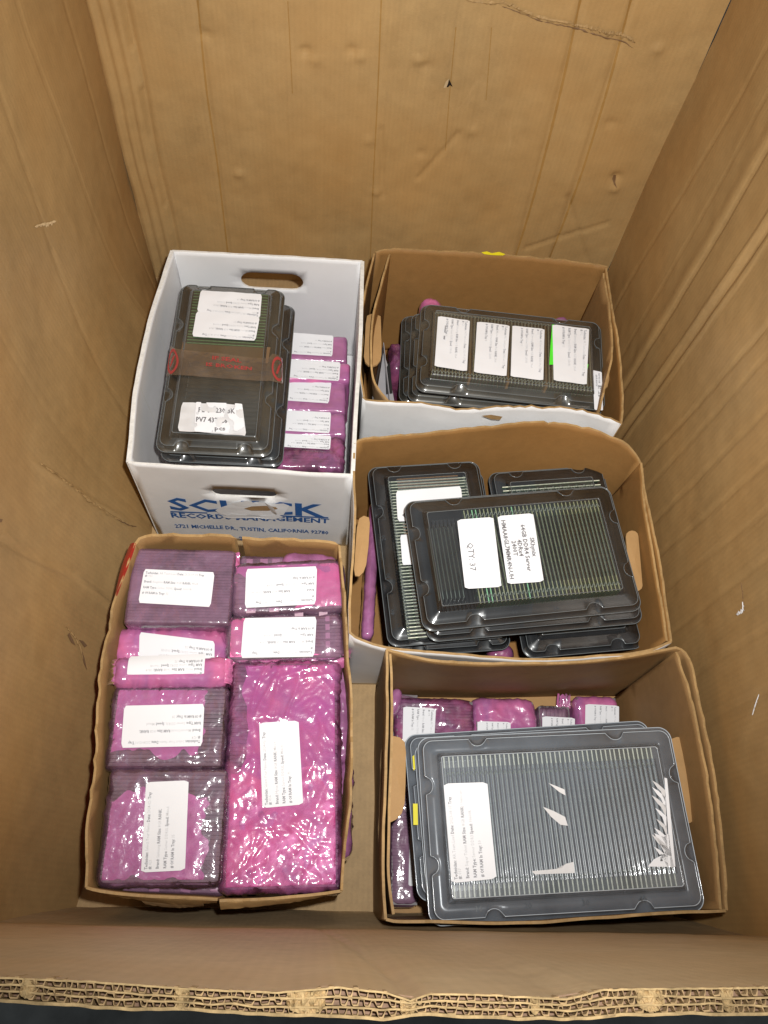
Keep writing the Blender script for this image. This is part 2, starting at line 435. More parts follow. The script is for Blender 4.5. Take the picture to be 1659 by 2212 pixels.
def gridwall(name, nu, nv, fn, mat, parent):
    V = []; F = []
    for j in range(nv + 1):
        for i in range(nu + 1): V.append(fn(i / nu, j / nv))
    for j in range(nv):
        for i in range(nu):
            a = j * (nu + 1) + i; F.append((a, a + 1, a + nu + 2, a + nu + 1))
    return mk(name, V, F, mat, parent, smooth=True)
def gro(x, c, w, d): return d * math.exp(-((x - c) / w) ** 2)
DENT = [(-.075, .502, .006), (-.06, .49, -.004), (-.005, .509, .006), (.008, .5, -.005), (.097, .500, -.006), (.11, .49, .004), (-.221, .515, .006), (-.194, .263, -.006),
        (.464, .316, .008), (.47, .29, -.006), (.03, .35, -.003), (.12, .33, .004), (.2, .38, -.004), (.42, .42, .004), (.45, .55, -.006), (.05, .24, -.004)]
def back(u, v):
    x = X0 + (X1 - X0) * u; z = HZ * v
    d = .007 * N(x * 3.2, z * 2.6, 4) + .0022 * N(x * 11, z * 9, 2) + .0009 * N(x * 34, z * 30, 9)
    for c, w, dd in ((-.229, .0035, .0022), (.040 , .003, .0012), (.318 + .03 * (.6 - z), .004, .0032), (.389 + .03 * (.6 - z), .004, .0030), (.147, .003, .0009), (.088, .003, .0008), (-.10, .003, .0008), (.20, .003, .0008)):
        d += gro(x, c, w, dd)
    for cx, cz, a in DENT:
        r = ((x - cx) / .009) ** 2 + ((z - cz) / .007) ** 2
        if r < 9: d += a * math.exp(-r) * .8
    # diagonal creases bottom right
    for (ax, az, bx, bz) in ((.40, .25, .50, .06), (.36, .14, .47, .20), (.05, .36, .06, .25), (.17, .36, .13, .29)):
        L = math.hypot(bx - ax, bz - az); tx, tz = (bx - ax) / L, (bz - az) / L
        s = (x - ax) * tx + (z - az) * tz; q = (x - ax) * -tz + (z - az) * tx
        if -.02 < s < L + .02: d += .003 * math.exp(-(q / .004) ** 2)
    # the glued corner seam: several folded edges
    e = x - X0 + .004 * N(z * 5, 3, 3)
    if e < .052: d -= .004 + .006 * (1 - e / .052) + .0055 * abs(math.sin(e * 190)) 
    else: d += gro(e, .056, .004, .004)
    return Vector((x, YB + d, z))
gridwall('back_wall', 260, 150, back, M['wall_x'], bin_)
def side(x0, sgn, gr, sd, lump, extra):
    def f(u, v):
        y = -.036 + (YB + .036) * u; z = HZ * v
        d = lump * N(y * 3, z * 3, sd) + .002 * N(y * 10, z * 8, sd) + .0007 * N(y * 36, z * 30, sd)
        for c, k, w, dd in gr: d += gro(y, c + k * (z - .3), w, dd)
        d += extra(y, z)
        if sgn < 0: d -= (.078 * min(1, max(0, (1.17 - y) / .22)) * (1 - .35 * max(0, .15 - y) / .15)) * math.exp(-(max(z, 0) / .20) ** 1.3) - .012 * (1 - math.exp(-(z / .25) ** 2)) * math.sin(PI * max(0, min(1, y / 1.17)))
        return Vector((x0 + sgn * d, y, z))
    return f
RG = [(1.045, -.1, .003, .002), (.885, 0, .004, .0045), (.90, .0, .012, -.002), (.797, -.04, .004, .004), (.812, -.04, .004, -.004), (.783, -.04, .0035, -.003), (.687, -.08, .003, .0028), (.645, -.05, .003, .0018),
      (.58, -.05, .003, .0022), (.52, -.06, .003, .0024), (.462, -.05, .003, .0018), (.40, 0, .003, .002), (.32, 0, .003, .0015), (.95, 0, .003, .0012), (.25, 0, .003, .0015)]
gridwall('right_wall', 280, 110, lambda u, v: side(X1, 1, RG, 21, .006, lambda y, z: gro(y, .35, .02, .002) * math.exp(-((z - .24) / .08) ** 2))(u, v), M['wall_y'], bin_)
LG = [(.95, 0, .003, .0012), (.77, .2, .004, .0012), (.60, 0, .003, .001), (1.08, 0, .004, .0016)]
def lex(y, z):
    d = 0
    for (ay, az, by, bz, a) in ((.52, .367, .575, .08, .004), (.39, .43, .43, .19, -.005), (.43, .19, .42, .05, .004)):
        L = math.hypot(by - ay, bz - az); ty, tz = (by - ay) / L, (bz - az) / L
        s = (y - ay) * ty + (z - az) * tz; q = (y - ay) * -tz + (z - az) * ty
        if 0 < s < L: d += a * math.exp(-(q / .004) ** 2) * abs(math.sin(PI * s / L)) ** .5
    return -d
gridwall('left_wall', 280, 110, lambda u, v: side(X0 - .002 + .03 * 0, -1, LG, 5, .009, lex)(1 - u, v), M['wall_y'], bin_)
gridwall('bottom_panel', 60, 60, lambda u, v: Vector((X0 - .01 + (X1 - X0 + .02) * u, -.05 + (YB + .07) * v, .0006 * N(u * 9, v * 9))), M['bottom'], bin_)
# front wall and its thick fluted rim
RIN = [(0, 2110), (200, 2119), (432, 2136), (605, 2142), (735, 2131), (840, 2144), (886, 2160), (930, 2145), (1037, 2147), (1227, 2157), (1305, 2136), (1450, 2134), (1659, 2132)]
ROUT = [(0, 2157), (208, 2174), (432, 2183), (605, 2189), (826, 2199), (886, 2190), (1037, 2197), (1227, 2199), (1383, 2190), (1659, 2189)]
def interp(P):
    Q = sorted([(at(a, b, HZ).x, at(a, b, HZ).y) for a, b in P]); xs = [q[0] for q in Q]; ys = [q[1] for q in Q]
    return lambda x: float(np.interp(x, xs, ys))
yin, yout = interp(RIN), interp(ROUT)
def frontw(u, v):
    x = X0 - .01 + (X1 - X0 + .02) * u; z = HZ * v
    base = .010 + .003 * N(x * 3, 1, 1)
    mid = -.011 + .003 * N(x * 4, 2, 2)
    if z < .22: y = base + (mid - base) * (z / .22)
    else:
        t = (z - .22) / (HZ - .22); y = mid + (yin(x) - mid) * t ** 1.6
    y += .0016 * N(x * 14, z * 6, 8) * (1 - v) + .0006 * N(x * 50, z * 20, 8) * (1 - v)
    y -= gro(x + .06 * (1 - z), .05, .004, .003) * v * (1 - v ** 8)
    return Vector((x, y, z))
gridwall('front_wall', 300, 80, frontw, M['front'], bin_).data.flip_normals()
XS = np.arange(X0 - .01, X1 + .01, .00125)
fr = [0, .37, .68, 1]
def ripp(x, k): return .0009 * N(x * 30, k * 7.3) + .0006 * N(x * 110, k * 3.1)
def rimy(x, fk, k): return yin(x) + (yout(x) - yin(x)) * fk + (ripp(x, k) if 0 < fk else .0003 * N(x * 160, 2))
for k, fk in enumerate(fr):
    V = []; F = []; t = .00034
    for x in XS:
        y = rimy(x, fk, k); zt = HZ + .0009 * N(x * 90, k) + .0008 * N(x * 24, k + 4)
        if k == 0: V += [Vector((x, y, zt)), Vector((x, y - t * 2.2, zt)), Vector((x, y - t * 2.2, zt - .05)), Vector((x, y - .0003, zt - .004))]
        else: V += [Vector((x, y + t, zt)), Vector((x, y - t * (2.4 if k == 3 else 1), zt)), Vector((x, y - t * (2.4 if k == 3 else 1), zt - (.9 if k == 3 else .05))), Vector((x, y + t, zt - .05))]
    for i in range(len(XS) - 1):
        for j in range(3): a = i * 4; F.append((a + j, a + j + 1, a + j + 5, a + j + 4))
        a = i * 4; F.append((a + 3, a, a + 4, a + 7))
    mk('liner', V, F, M['liner'], bin_)
random.seed(3)
for k in range(3):
    V = []; F = []; x = X0; up = 0; P = []
    while x < X1:
        per = random.uniform(.0012, .0030); sl = random.uniform(.0003, .0011)
        P += [(x, up), (x + per, up)]; x += per + sl; up = 1 - up
    for (x, u) in P:
        m = .1 if k != 1 else .12
        fk = fr[k] + (fr[k + 1] - fr[k]) * (m + (1 - 2 * m) * u); y = rimy(x, fk, k)
        zt = HZ - .0006 + .0022 * N(x * 130, k + 9)
        V += [Vector((x - (.00028 if u else -.00028), y + .00030, zt)), Vector((x + (.00028 if u else -.00028), y - .00030, zt)), Vector((x, y - .00030, zt - .045)), Vector((x, y + .00030, zt - .045))]
    for i in range(len(P) - 1):
        a = i * 4
        for j in range(4): F.append((a + j, a + (j + 1) % 4, a + 4 + (j + 1) % 4, a + 4 + j))
    mk('flute', V, F, M['flute'], bin_)
V = [Vector((x, rimy(x, f_, 0), HZ - .0055)) for x in XS[::8] for f_ in (.01, .99)]; mk('flute_core', V, [(2 * i, 2 * i + 1, 2 * i + 3, 2 * i + 2) for i in range(len(V) // 2 - 1)], M['core'], bin_)  # added filler sheet, its brown stands in for the shade inside the flutes
# crushed places where the flutes are squashed shut
for (xa, xb) in ((-.118, -.112), (-.056, -.050), (-.010, .006), (.138, .150), (.037, .044), (.092, .096), (.175, .18)):
    V = []; F = []; n = 26
    for i in range(n + 1):
        x = xa + (xb - xa) * i / n
        w = abs(math.sin(PI * i / n)) ** .4
        for j in range(7):
            f_ = .06 + .9 * (j / 6) * (.55 + .45 * w)
            V.append(Vector((x + .0012 * N(j * 3, i * .5), rimy(x, f_, 2) + .0005 * N(i * .9, j * 2), HZ - .0006 + .0030 * N(x * 500, j * 1.7))))
    for i in range(n):
        for j in range(6): a = i * 7 + j; F.append((a, a + 1, a + 8, a + 7))
    mk('crushed_flute', V, F, M['liner'], bin_)

def on_back(px, py, off=-.003): p = at(px, py, YB, 1); return Vector((p.x, back((p.x - X0) / (X1 - X0), p.z / HZ).y + off, p.z))
def onw(px, py, x, off): p = at(px, py, x, 0); p.x += off; return p
def ribbon(name, pts, w, mat, jag, nrm, n=60):
    f, L = path(pts); V = []; F = []
    up = Vector((0, 0, 1))
    for i in range(n + 1):
        u = i / n; p = f(u)
        tg = (f(min(1, u + .02)) - f(max(0, u - .02))).normalized(); sd = tg.cross(nrm).normalized()
        e = abs(math.sin(PI * u)) ** .3
        a = w * e * (.6 + jag * N(u * 30, 1.3)); b = w * e * (.6 + jag * N(u * 24, 7.1))
        V += [p + sd * a, p + nrm * .004 * (.5 + N(u * 40, 5)) * min(1, w * 200), p - sd * b]
    for i in range(n):
        a = i * 3; F += [(a, a + 1, a + 4, a + 3), (a + 1, a + 2, a + 5, a + 4)]
    return mk(name, V, F, mat, bin_)
NB = Vector((0, -1, 0))
def score(pts, w):
    f, L = path(pts); V = []; n = 60
    for i in range(n + 1):
        p = f(i / n); 
        for dx in (-w, w):
            x = p.x + dx * (1 + .5 * N(i * .5, 1)); V.append(Vector((x, back((x - X0) / (X1 - X0), p.z / HZ).y - .0006, p.z)))
    mk('score_line', V, [(2 * i, 2 * i + 1, 2 * i + 3, 2 * i + 2) for i in range(n)], M['score'], bin_)
for P, w in ((((426, -10), (447, 200), (470, 360), (492, 545)), .0014), (((824, -10), (816, 200), (806, 400), (800, 560)), .0010), (((1256, -10), (1215, 180), (1160, 400), (1112, 560)), .0018),
             (((1366, -10), (1310, 200), (1240, 420), (1188, 560)), .0017), (((985, 60), (972, 200), (962, 330)), .0007), (((1062, 60), (1050, 220)), .0006), (((622, 0), (632, 200)), .0006)):
    score([on_back(*p, 0) for p in P], w)
ribbon('tear', [on_back(*p) for p in ((990, -8), (1040, 4), (1090, 6), (1130, 22), (1165, 36), (1210, 44), (1245, 52))], .0034, M['edge'], 1.7, NB)
ribbon('tear', [on_back(*p) for p in ((1240, 52), (1275, 58), (1310, 68), (1345, 76), (1372, 88))], .0042, M['edge'], 1.6, NB)
ribbon('tear_gap', [on_back(p[0], p[1] + 7, -.0022) for p in ((1085, 6), (1130, 22), (1165, 36), (1210, 46), (1245, 54), (1275, 62), (1310, 72), (1345, 82), (1366, 94))], .0016, M['brown_card'], 1.6, NB)  # brown ribbon below the lip, the tear's dark shading put into colour
patch('puncture', [on_back(*p, -.0035) for p in ((962, 188), (970, 172), (978, 188), (974, 182), (968, 190))], M['dark'], bin_)
patch('puncture_lip', [on_back(*p, -.0045) for p in ((958, 190), (963, 176), (970, 170), (968, 180), (964, 190))], M['fresh'], bin_)
patch('puncture', [on_back(*p, -.0035) for p in ((1325, 375), (1331, 378), (1328, 392), (1332, 400), (1326, 394), (1322, 384))], M['brown_card'], bin_)
# torn bits of the left and right walls
L_ = lambda x, y, o=.006: onw(x, y, X0, o)
NL, NR = Vector((1, 0, 0)), Vector((-1, 0, 0))
def lft(px, py, off=.0015):
    p = at(px, py, X0, 0); q = side(X0 - .002, -1, LG, 5, .009, lex)((p.y + .036) / (YB + .036), p.z / HZ); q.x += off; return q
def rgt(px, py, off=.0015):
    p = at(px, py, X1, 0); q = side(X1, 1, RG, 21, .006, lambda y, z: 0)((p.y + .036) / (YB + .036), p.z / HZ); q.x -= off; return q
ribbon('scrape', [lft(*p) for p in ((90, 1000), (120, 1032), (150, 1070), (185, 1110), (200, 1125))], .0030, M['edge'], 1.6, NL)
ribbon('tear', [lft(*p, .003) for p in ((190, 1118), (202, 1130), (212, 1134))], .0014, M['brown_card'], 1.2, NL, 14)
ribbon('scrape', [lft(*p) for p in ((92, 492), (108, 486), (120, 484), (132, 478))], .003, M['fresh'], 1.6, NL, 24)
for P in (((97, 1370), (100, 1364), (104, 1380), (106, 1392), (101, 1386)), ((112, 1380), (117, 1382), (122, 1392), (118, 1396)), ((4, 1120), (12, 1122), (10, 1128), (5, 1127)), ((113, 1400), (116, 1420), (117, 1445), (114, 1430))):
    patch('puncture', [lft(*p, .004) for p in P], M['brown_card'], bin_)
ribbon('scrape', [lft(*p, .003) for p in ((98, 1352), (106, 1370), (112, 1392), (115, 1425))], .0025, M['edge'], 1.4, NL, 20)
ribbon('scrape', [lft(*p) for p in ((140, 1590), (150, 1680), (146, 1720))], .0022, M['fresh'], 1.5, NL, 20)
ribbon('scrape', [lft(*p) for p in ((155, 1900), (165, 1915), (160, 1945))], .004, M['fresh'], 1.4, NL, 20)
ribbon('scrape', [rgt(*p) for p in ((1605, 1300), (1604, 1318), (1592, 1328))], .003, M['paper_dull'], 1.6, NR, 20)
ribbon('scrape', [rgt(*p) for p in ((1642, 1500), (1638, 1520), (1632, 1545))], .0016, M['paper_dull'], 1.4, NR, 20)
ribbon('crease_line', [rgt(*p) for p in ((1600, 1258), (1604, 1280), (1607, 1318))], .0012, M['brown_card'], 1.0, NR, 20)
# front wall damage
def frt(px, py, z):
    p = at(px, py, z); q = frontw((p.x - X0 + .01) / (X1 - X0 + .02), z / HZ); q.y += .0015
    # the level z whose wall point projects here
    lo, hi = .02, .91
    for _ in range(30):
        m = (lo + hi) / 2; p = at(px, py, m); w = frontw((p.x - X0 + .01) / (X1 - X0 + .02), m / HZ).y
        if p.y < w: hi = m
        else: lo = m
    return Vector((p.x, w + .0008, m))
NF = Vector((0, 1, 0))
for P, mt in ((((749, 2086), (775, 2085), (800, 2084), (806, 2086), (796, 2090), (775, 2093), (760, 2091)), 'fresh'),
              (((848, 2072), (880, 2066), (905, 2065), (918, 2070), (890, 2078), (862, 2081), (850, 2077)), 'fresh'),
              (((920, 2058), (960, 2056), (1000, 2058), (1036, 2064), (1040, 2070), (1020, 2069), (985, 2064), (940, 2064)), 'fresh'),
              (((815, 1993), (828, 1993), (822, 2001)), 'dark'), (((800, 1990), (812, 1992), (815, 1996), (804, 1995)), 'fresh'),
              (((1118, 2032), (1138, 2031), (1140, 2036), (1122, 2037)), 'fresh'), (((1102, 1982), (1112, 1981), (1110, 1989), (1103, 1988)), 'fresh'),
              (((1362, 1986), (1400, 1983), (1418, 1990), (1390, 1996), (1366, 1993)), 'edge'), (((685, 2062), (700, 2064), (712, 2068), (696, 2067)), 'brown_card'),
              (((580, 1978), (605, 1968), (622, 1966), (600, 1979)), 'edge')):
    patch('peeled_paper' if mt != 'dark' else 'puncture', [frt(a, b, .6) for a, b in P], M[mt], bin_)
# scuff ring on the bottom
patch('stain', [Vector((at(777 + 7 * math.cos(a), 1462 + 6 * math.sin(a), 0).x, at(777 + 7 * math.cos(a), 1462 + 6 * math.sin(a), 0).y, .0022)) for a in np.linspace(0, 6.0, 12)], M['edge'], bin_)

# ============================================================ RECORD BOXES
WH = [M['white_out'], M['white_card'], M['white_edge']]
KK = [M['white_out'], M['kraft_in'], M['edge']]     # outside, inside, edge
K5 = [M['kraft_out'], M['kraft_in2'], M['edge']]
def corners(top, zt):  # foot corners straight below the rim corners, drawn in a touch
    P = [at(p[0], p[1], zt) for p in top]; c = sum(P, Vector()) / 4
    return [Vector((p.x + (c.x - p.x) * .01, p.y + (c.y - p.y) * .01, .003)) for p in P]
def foot(P, parent, mat):
    c = sum(P, Vector()) / 4
    mk('bottom_panel', [Vector((p.x, p.y, .004)) for p in P] + [Vector((p.x, p.y, .002)) for p in P], [(3, 2, 1, 0), (4, 5, 6, 7), (0, 1, 5, 4), (1, 2, 6, 5), (2, 3, 7, 6), (3, 0, 4, 7)], mat, parent)

# --- white box (walls run so that the first sheet material is the outside)
wb = thing('records_box', 'white records box with blue printed lettering and oval hand holes, back left in the bin', 'storage box', (-.13, .785, 0))
Pw = corners([(372, 541), (783, 564), (762, 1026), (277, 998)], .26)
ZW = .26
wall('back_wall', wb, [(783, 564), (570, 551), (372, 541)], ZW, Pw[1], Pw[0], [M['white_out'], M['white_card'], M['white_edge']], holes=[stadium(.50, .199, .108 / .315, .04)] and [[(x, y) for x, y in [( (1 - (-.127 + .29 - 0) / .316) + dx / .316, .199 + dy) for dx, dy in stadium(0, 0, .108, .040)]]], jag=.0003, wav=.001)
_lo, lfm, lfl = wall('left_wall', wb, [(372, 541), (325, 682), (296, 829), (277, 998)], ZW, Pw[0], Pw[3], WH, jag=.0003, wav=.001, th=.006)
wall('right_wall', wb, [(762, 1026), (771, 860), (779, 725), (783, 564)], ZW, Pw[2], Pw[1], WH, jag=.0003, wav=.0004, th=.006)
fo, fmap, fL = wall('front_wall', wb, [(277, 998), (400, 1005), (500, 1011), (640, 1019), (762, 1026)], ZW, Pw[3], Pw[2], WH,
     holes=[[(x, y) for x, y in [(.497 + dx / .32, .182 + dy) for dx, dy in stadium(0, 0, .098, .024, 8, .0012)]]], jag=.0004, wav=.0012)
foot(Pw, wb, M['white_card'])
# the corner fold lines inside the left wall
for (sa, sb) in ((.345, .33), (.66, .66)):
    V = []
    for k in range(9):
        t_ = .06 + .19 * k / 8; s_ = (sa + (sb - sa) * k / 8) * lfl
        for ds in (0, .0022):
            p, n = lfm(s_ + ds, t_); V.append(p + n * (.0036 if n.x > 0 else -.0036))
    mk('fold_line', V, [(2 * k, 2 * k + 1, 2 * k + 3, 2 * k + 2) for k in range(8)], M['white_edge'], wb)
def on_front(s, t, o=.0032): p, n = fmap(s, t); return p + n * o
fn0 = fmap(.1, .1)[1]
if fn0.y > 0: _of = on_front; on_front = lambda s, t, o=.0032: _of(s, t, -o)
def fpx(px, py):   # photo point -> (s,t) on the front face
    p = at(px, py, .578, 1); return (p.x - Pw[3].x) / (Pw[2].x - Pw[3].x) * fL, p.z
def ftext(name, s, pa, pb, hpx, bold, mat, skip=None, xs=None):
    (s0, t0), (s1, t1) = fpx(*pa), fpx(*pb); V, F, w = text_mesh(s, bold)
    hh = abs(fpx(pa[0], pa[1] - hpx)[1] - t0)
    P = [(s0 + (s1 - s0) * a / w, t0 + (t1 - t0) * a / w + b * hh / .70) for a, b in V]
    if skip: F = [f for f in F if not skip(sum(P[i][0] for i in f) / len(f), sum(P[i][1] for i in f) / len(f))]
    mk(name, [on_front(a, b, .0028) for a, b in P], F, M[mat], wb)
RIP = [fpx(*p) for p in ((466, 1104), (482, 1096), (505, 1089), (530, 1091), (556, 1086), (590, 1090), (612, 1089), (624, 1094), (618, 1104), (612, 1114), (585, 1119), (540, 1114), (500, 1118), (474, 1112))]
def inpoly(p, poly):
    c = False; j = len(poly) - 1
    for i in range(len(poly)):
        if (poly[i][1] > p[1]) != (poly[j][1] > p[1]) and p[0] < (poly[j][0] - poly[i][0]) * (p[1] - poly[i][1]) / (poly[j][1] - poly[i][1]) + poly[i][0]: c = not c
        j = i
    return c
ftext('company_name', 'SCHICK', (368, 1106), (700, 1118), 26, True, 'blue_ink')
ftext('company_name', 'RECORDS MANAGEMENT', (370, 1123), (710, 1133), 10, True, 'blue_ink')
ftext('address_line', '2721 MICHELLE DR., TUSTIN, CALIFORNIA 92780', (379, 1145), (709, 1157), 7, True, 'blue_ink')
ftext('phone_line', '(714) 258-1234', (464, 1169), (600, 1175), 7, True, 'blue_ink')
V = []
for (a, b) in (((368, 1112), (448, 1114)), ((590, 1119), (708, 1122))):
    q = [fpx(a[0], a[1]), fpx(b[0], b[1]), fpx(b[0], b[1] - 2.6), fpx(a[0], a[1] - 2.6)]
    mk('underline', [on_front(s, t, .0028) for s, t in q], [(0, 1, 2, 3)], M['blue_ink'], wb)
patch('torn_paper', [on_front(s, t, .0042) for s, t in RIP], M['white_card'], wb)
patch('torn_paper', [on_front(*fpx(*p), .005) for p in ((500, 1088), (535, 1082), (560, 1090), (545, 1096), (515, 1094))], M['white_out'], wb)
patch('torn_paper', [on_front(*fpx(*p), .0047) for p in ((480, 1119), (500, 1112), (560, 1116), (600, 1114), (612, 1118), (590, 1124), (560, 1120), (520, 1121), (495, 1122))], M['white_card'], wb)
patch('bare_board', [on_front(*fpx(*p), .0053) for p in ((528, 1099), (545, 1094), (575, 1093), (596, 1096), (600, 1100), (580, 1104), (545, 1103))], M['kraft_out'], wb)
patch('paper_curl', [on_front(*fpx(*p), o) for p, o in (((572, 1086), .005), ((592, 1089), .012), ((600, 1101), .014), ((588, 1106), .006))], M['white_out'], wb)

# --- box 2: kraft inside, white outside, back right
b2 = thing('records_box', 'battered white-sided box with kraft inside and folded side flaps, back right', 'storage box', (.245, .855, 0))
P2 = corners([(802, 548), (1308, 580), (1342, 916), (784, 858)], .26)
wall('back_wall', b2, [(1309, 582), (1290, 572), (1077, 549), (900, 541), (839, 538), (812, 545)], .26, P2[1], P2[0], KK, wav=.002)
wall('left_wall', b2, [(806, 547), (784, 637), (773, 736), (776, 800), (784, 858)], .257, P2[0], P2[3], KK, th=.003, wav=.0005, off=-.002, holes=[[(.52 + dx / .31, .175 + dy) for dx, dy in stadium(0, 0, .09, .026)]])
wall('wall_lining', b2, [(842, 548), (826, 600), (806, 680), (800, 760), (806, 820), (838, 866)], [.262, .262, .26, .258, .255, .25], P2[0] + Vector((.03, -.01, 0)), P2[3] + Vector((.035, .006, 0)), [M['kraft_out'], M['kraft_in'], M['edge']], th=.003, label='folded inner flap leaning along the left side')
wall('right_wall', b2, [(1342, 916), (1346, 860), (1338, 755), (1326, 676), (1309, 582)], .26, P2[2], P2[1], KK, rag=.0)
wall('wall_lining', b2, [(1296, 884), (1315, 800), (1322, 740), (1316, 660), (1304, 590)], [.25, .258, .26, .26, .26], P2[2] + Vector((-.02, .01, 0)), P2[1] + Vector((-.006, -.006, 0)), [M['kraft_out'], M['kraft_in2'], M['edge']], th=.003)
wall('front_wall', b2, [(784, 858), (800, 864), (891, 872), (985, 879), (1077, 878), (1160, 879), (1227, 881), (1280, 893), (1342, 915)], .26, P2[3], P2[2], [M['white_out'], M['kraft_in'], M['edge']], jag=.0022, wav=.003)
foot(P2, b2, M['kraft_in'])
def flap(parent, px, z, mat='flapk', lab=None):
    P = [at(p[0], p[1], z[i] if isinstance(z, (list, tuple)) else z) for i, p in enumerate(px)]
    c = sum(P, Vector()) / len(P); n = len(P)
    V = [c + Vector((0, 0, .002))] + P + [p - Vector((0, 0, .004)) for p in P]
    F = [(0, 1 + i, 1 + (i + 1) % n) for i in range(n)] + [(1 + i, n + 1 + i, n + 1 + (i + 1) % n, 1 + (i + 1) % n) for i in range(n)] + [tuple(range(n + 1, 2 * n + 1))]
    o = mk('handle_flap', V, F, M[mat], parent, label=lab); 
    bm = bmesh.new(); bm.from_mesh(o.data); bmesh.ops.recalc_face_normals(bm, faces=bm.faces); bm.to_mesh(o.data); bm.free()
    return o
def stad_px(x0, x1, y0, y1, n=8, skew=0):
    w = (x1 - x0) / 2; P = []
    for i in range(n + 1): a = PI + PI * i / n; P.append(((x0 + x1) / 2 + w * math.cos(a), y0 + w * .9 + w * .9 * math.sin(a)))
    for i in range(n + 1): a = PI * i / n; P.append(((x0 + x1) / 2 + skew + w * math.cos(a), y1 - w * .9 + w * .9 * math.sin(a)))
    return P
flap(b2, [(793, 682), (802, 678), (812, 679), (822, 683), (823, 700), (824, 740), (824, 765), (822, 778), (815, 787), (805, 791), (796, 789), (789, 782), (786, 770), (788, 740), (790, 700)], .225, lab='brown tongue of the left hand hole pushed inwards')
flap(b2, [(1300, 735), (1307, 732), (1314, 738), (1316, 780), (1316, 820), (1312, 836), (1304, 836)], .215)
ribbon_ = None
yv = at(1060, 547, .262)
patch('yellow_scrap', [at(x, y, .264) for x, y in ((1040, 545), (1052, 543), (1062, 547), (1078, 544), (1092, 549), (1086, 552), (1062, 551), (1046, 549))], M['yellow'], b2)
patch('dirt_smear', [at(x, y, .7, 1) + Vector((0, -.0075, 0)) for x, y in ((1040, 889), (1060, 887), (1085, 891), (1080, 898), (1062, 897))], M['edge'], b2)

# --- box 3: kraft inside, middle right
b3 = thing('records_box', 'white-sided box with bare kraft inside holding black tray stacks, middle right in the bin', 'storage box', (.25, .49, 0))
P3 = corners([(768, 957), (1378, 978), (1450, 1386), (758, 1372)], .26)
K3 = KK
wall('back_wall', b3, [(1385, 1000), (1369, 973), (1325, 943), (1268, 924), (1207, 914), (1137, 912), (1005, 925), (852, 941), (785, 948), (766, 958)], .26, P3[1], P3[0], K3, jag=.0016, wav=.0018)
wall('left_wall', b3, [(766, 958), (764, 1020), (766, 1117), (760, 1249), (757, 1300), (756, 1367)], .26, P3[0], P3[3], K3, holes=[[(.50 + dx / .30, .185 + dy) for dx, dy in stadium(0, 0, .09, .03)]])
wall('right_wall', b3, [(1450, 1386), (1437, 1292), (1415, 1161), (1392, 1050), (1385, 1000)], .26, P3[2], P3[1], K3)
wall('wall_lining', b3, [(1441, 1384), (1427, 1292), (1404, 1161), (1391, 1080), (1388, 1010)], .258, P3[2] + Vector((-.008, 0, 0)), P3[1] + Vector((-.008, 0, 0)), [M['kraft_out'], M['kraft_in'], M['edge']], th=.003)
wall('front_wall', b3, [(756, 1367), (770, 1378), (792, 1386), (830, 1398), (900, 1404), (1150, 1424), (1300, 1415), (1399, 1404), (1450, 1386)], [.26, .26, .258, .255, .252, .245, .25, .258, .26], P3[3], P3[2], [M['white_out'], M['kraft_in'], M['edge']])
foot(P3, b3, M['kraft_in'])
flap(b3, [(776, 1120), (786, 1114), (797, 1118), (799, 1130), (796, 1180), (791, 1220), (785, 1236), (776, 1245), (767, 1243), (765, 1230), (768, 1180), (771, 1140)], .232, lab='kraft tongue of the left hand hole pushed inwards')
flap(b3, stad_px(1352, 1379, 1146, 1277, 6, 9), .225, lab='kraft tongue of the right hand hole pushed inwards')

# --- box 5: front right
b5 = thing('records_box', 'plain brown kraft box with hand-hole flaps pushed in, front right in the bin', 'storage box', (.28, .165, 0))
P5 = corners([(836, 1402), (1470, 1402), (1564, 1970), (836, 1986)], .26)
wall('back_wall', b5, [(1470, 1402), (1456, 1399), (1358, 1418), (1236, 1430), (1086, 1432), (960, 1427), (893, 1417), (836, 1402)], .26, P5[1], P5[0], K5, wav=.0015, step=.018)
wall('left_wall', b5, [(836, 1402), (838, 1480), (836, 1578), (829, 1774), (829, 1900), (834, 1986)], .26, P5[0], P5[3], K5, holes=[[(.53 + dx / .31, .17 + dy) for dx, dy in stadium(0, 0, .10, .030)]])
wall('wall_lining', b5, [(843, 1412), (846, 1480), (845, 1578), (839, 1774), (840, 1900), (850, 1975)], .259, P5[0] + Vector((.007, 0, 0)), P5[3] + Vector((.008, .006, 0)), K5, th=.003, holes=[[(.53 + dx / .31, .17 + dy) for dx, dy in stadium(0, 0, .10, .030)]])
wall('right_wall', b5, [(1570, 1966), (1561, 1850), (1545, 1700), (1525, 1578), (1503, 1480), (1488, 1420), (1470, 1402)], .26, P5[2] + Vector((.003, 0, 0)), P5[1], K5)
wall('wall_lining', b5, [(1556, 1964), (1549, 1850), (1533, 1725), (1514, 1610), (1490, 1500), (1461, 1408)], .26, P5[2] + Vector((-.008, .003, 0)), P5[1] + Vector((-.006, -.004, 0)), K5, th=.003)
wall('front_wall', b5, [(834, 1986), (850, 1990), (917, 1992), (1089, 1995), (1285, 1984), (1420, 1973), (1568, 1967)], .26, P5[3], P5[2], K5, belly=.0)
foot(P5, b5, M['flapk'])
flap(b5, [(838, 1592), (850, 1590), (864, 1593), (874, 1603), (877, 1625), (876, 1690), (874, 1735), (868, 1757), (856, 1770), (842, 1777), (838, 1740), (837, 1660)], .215, lab='pale kraft tongue of the left hand hole pushed inwards')
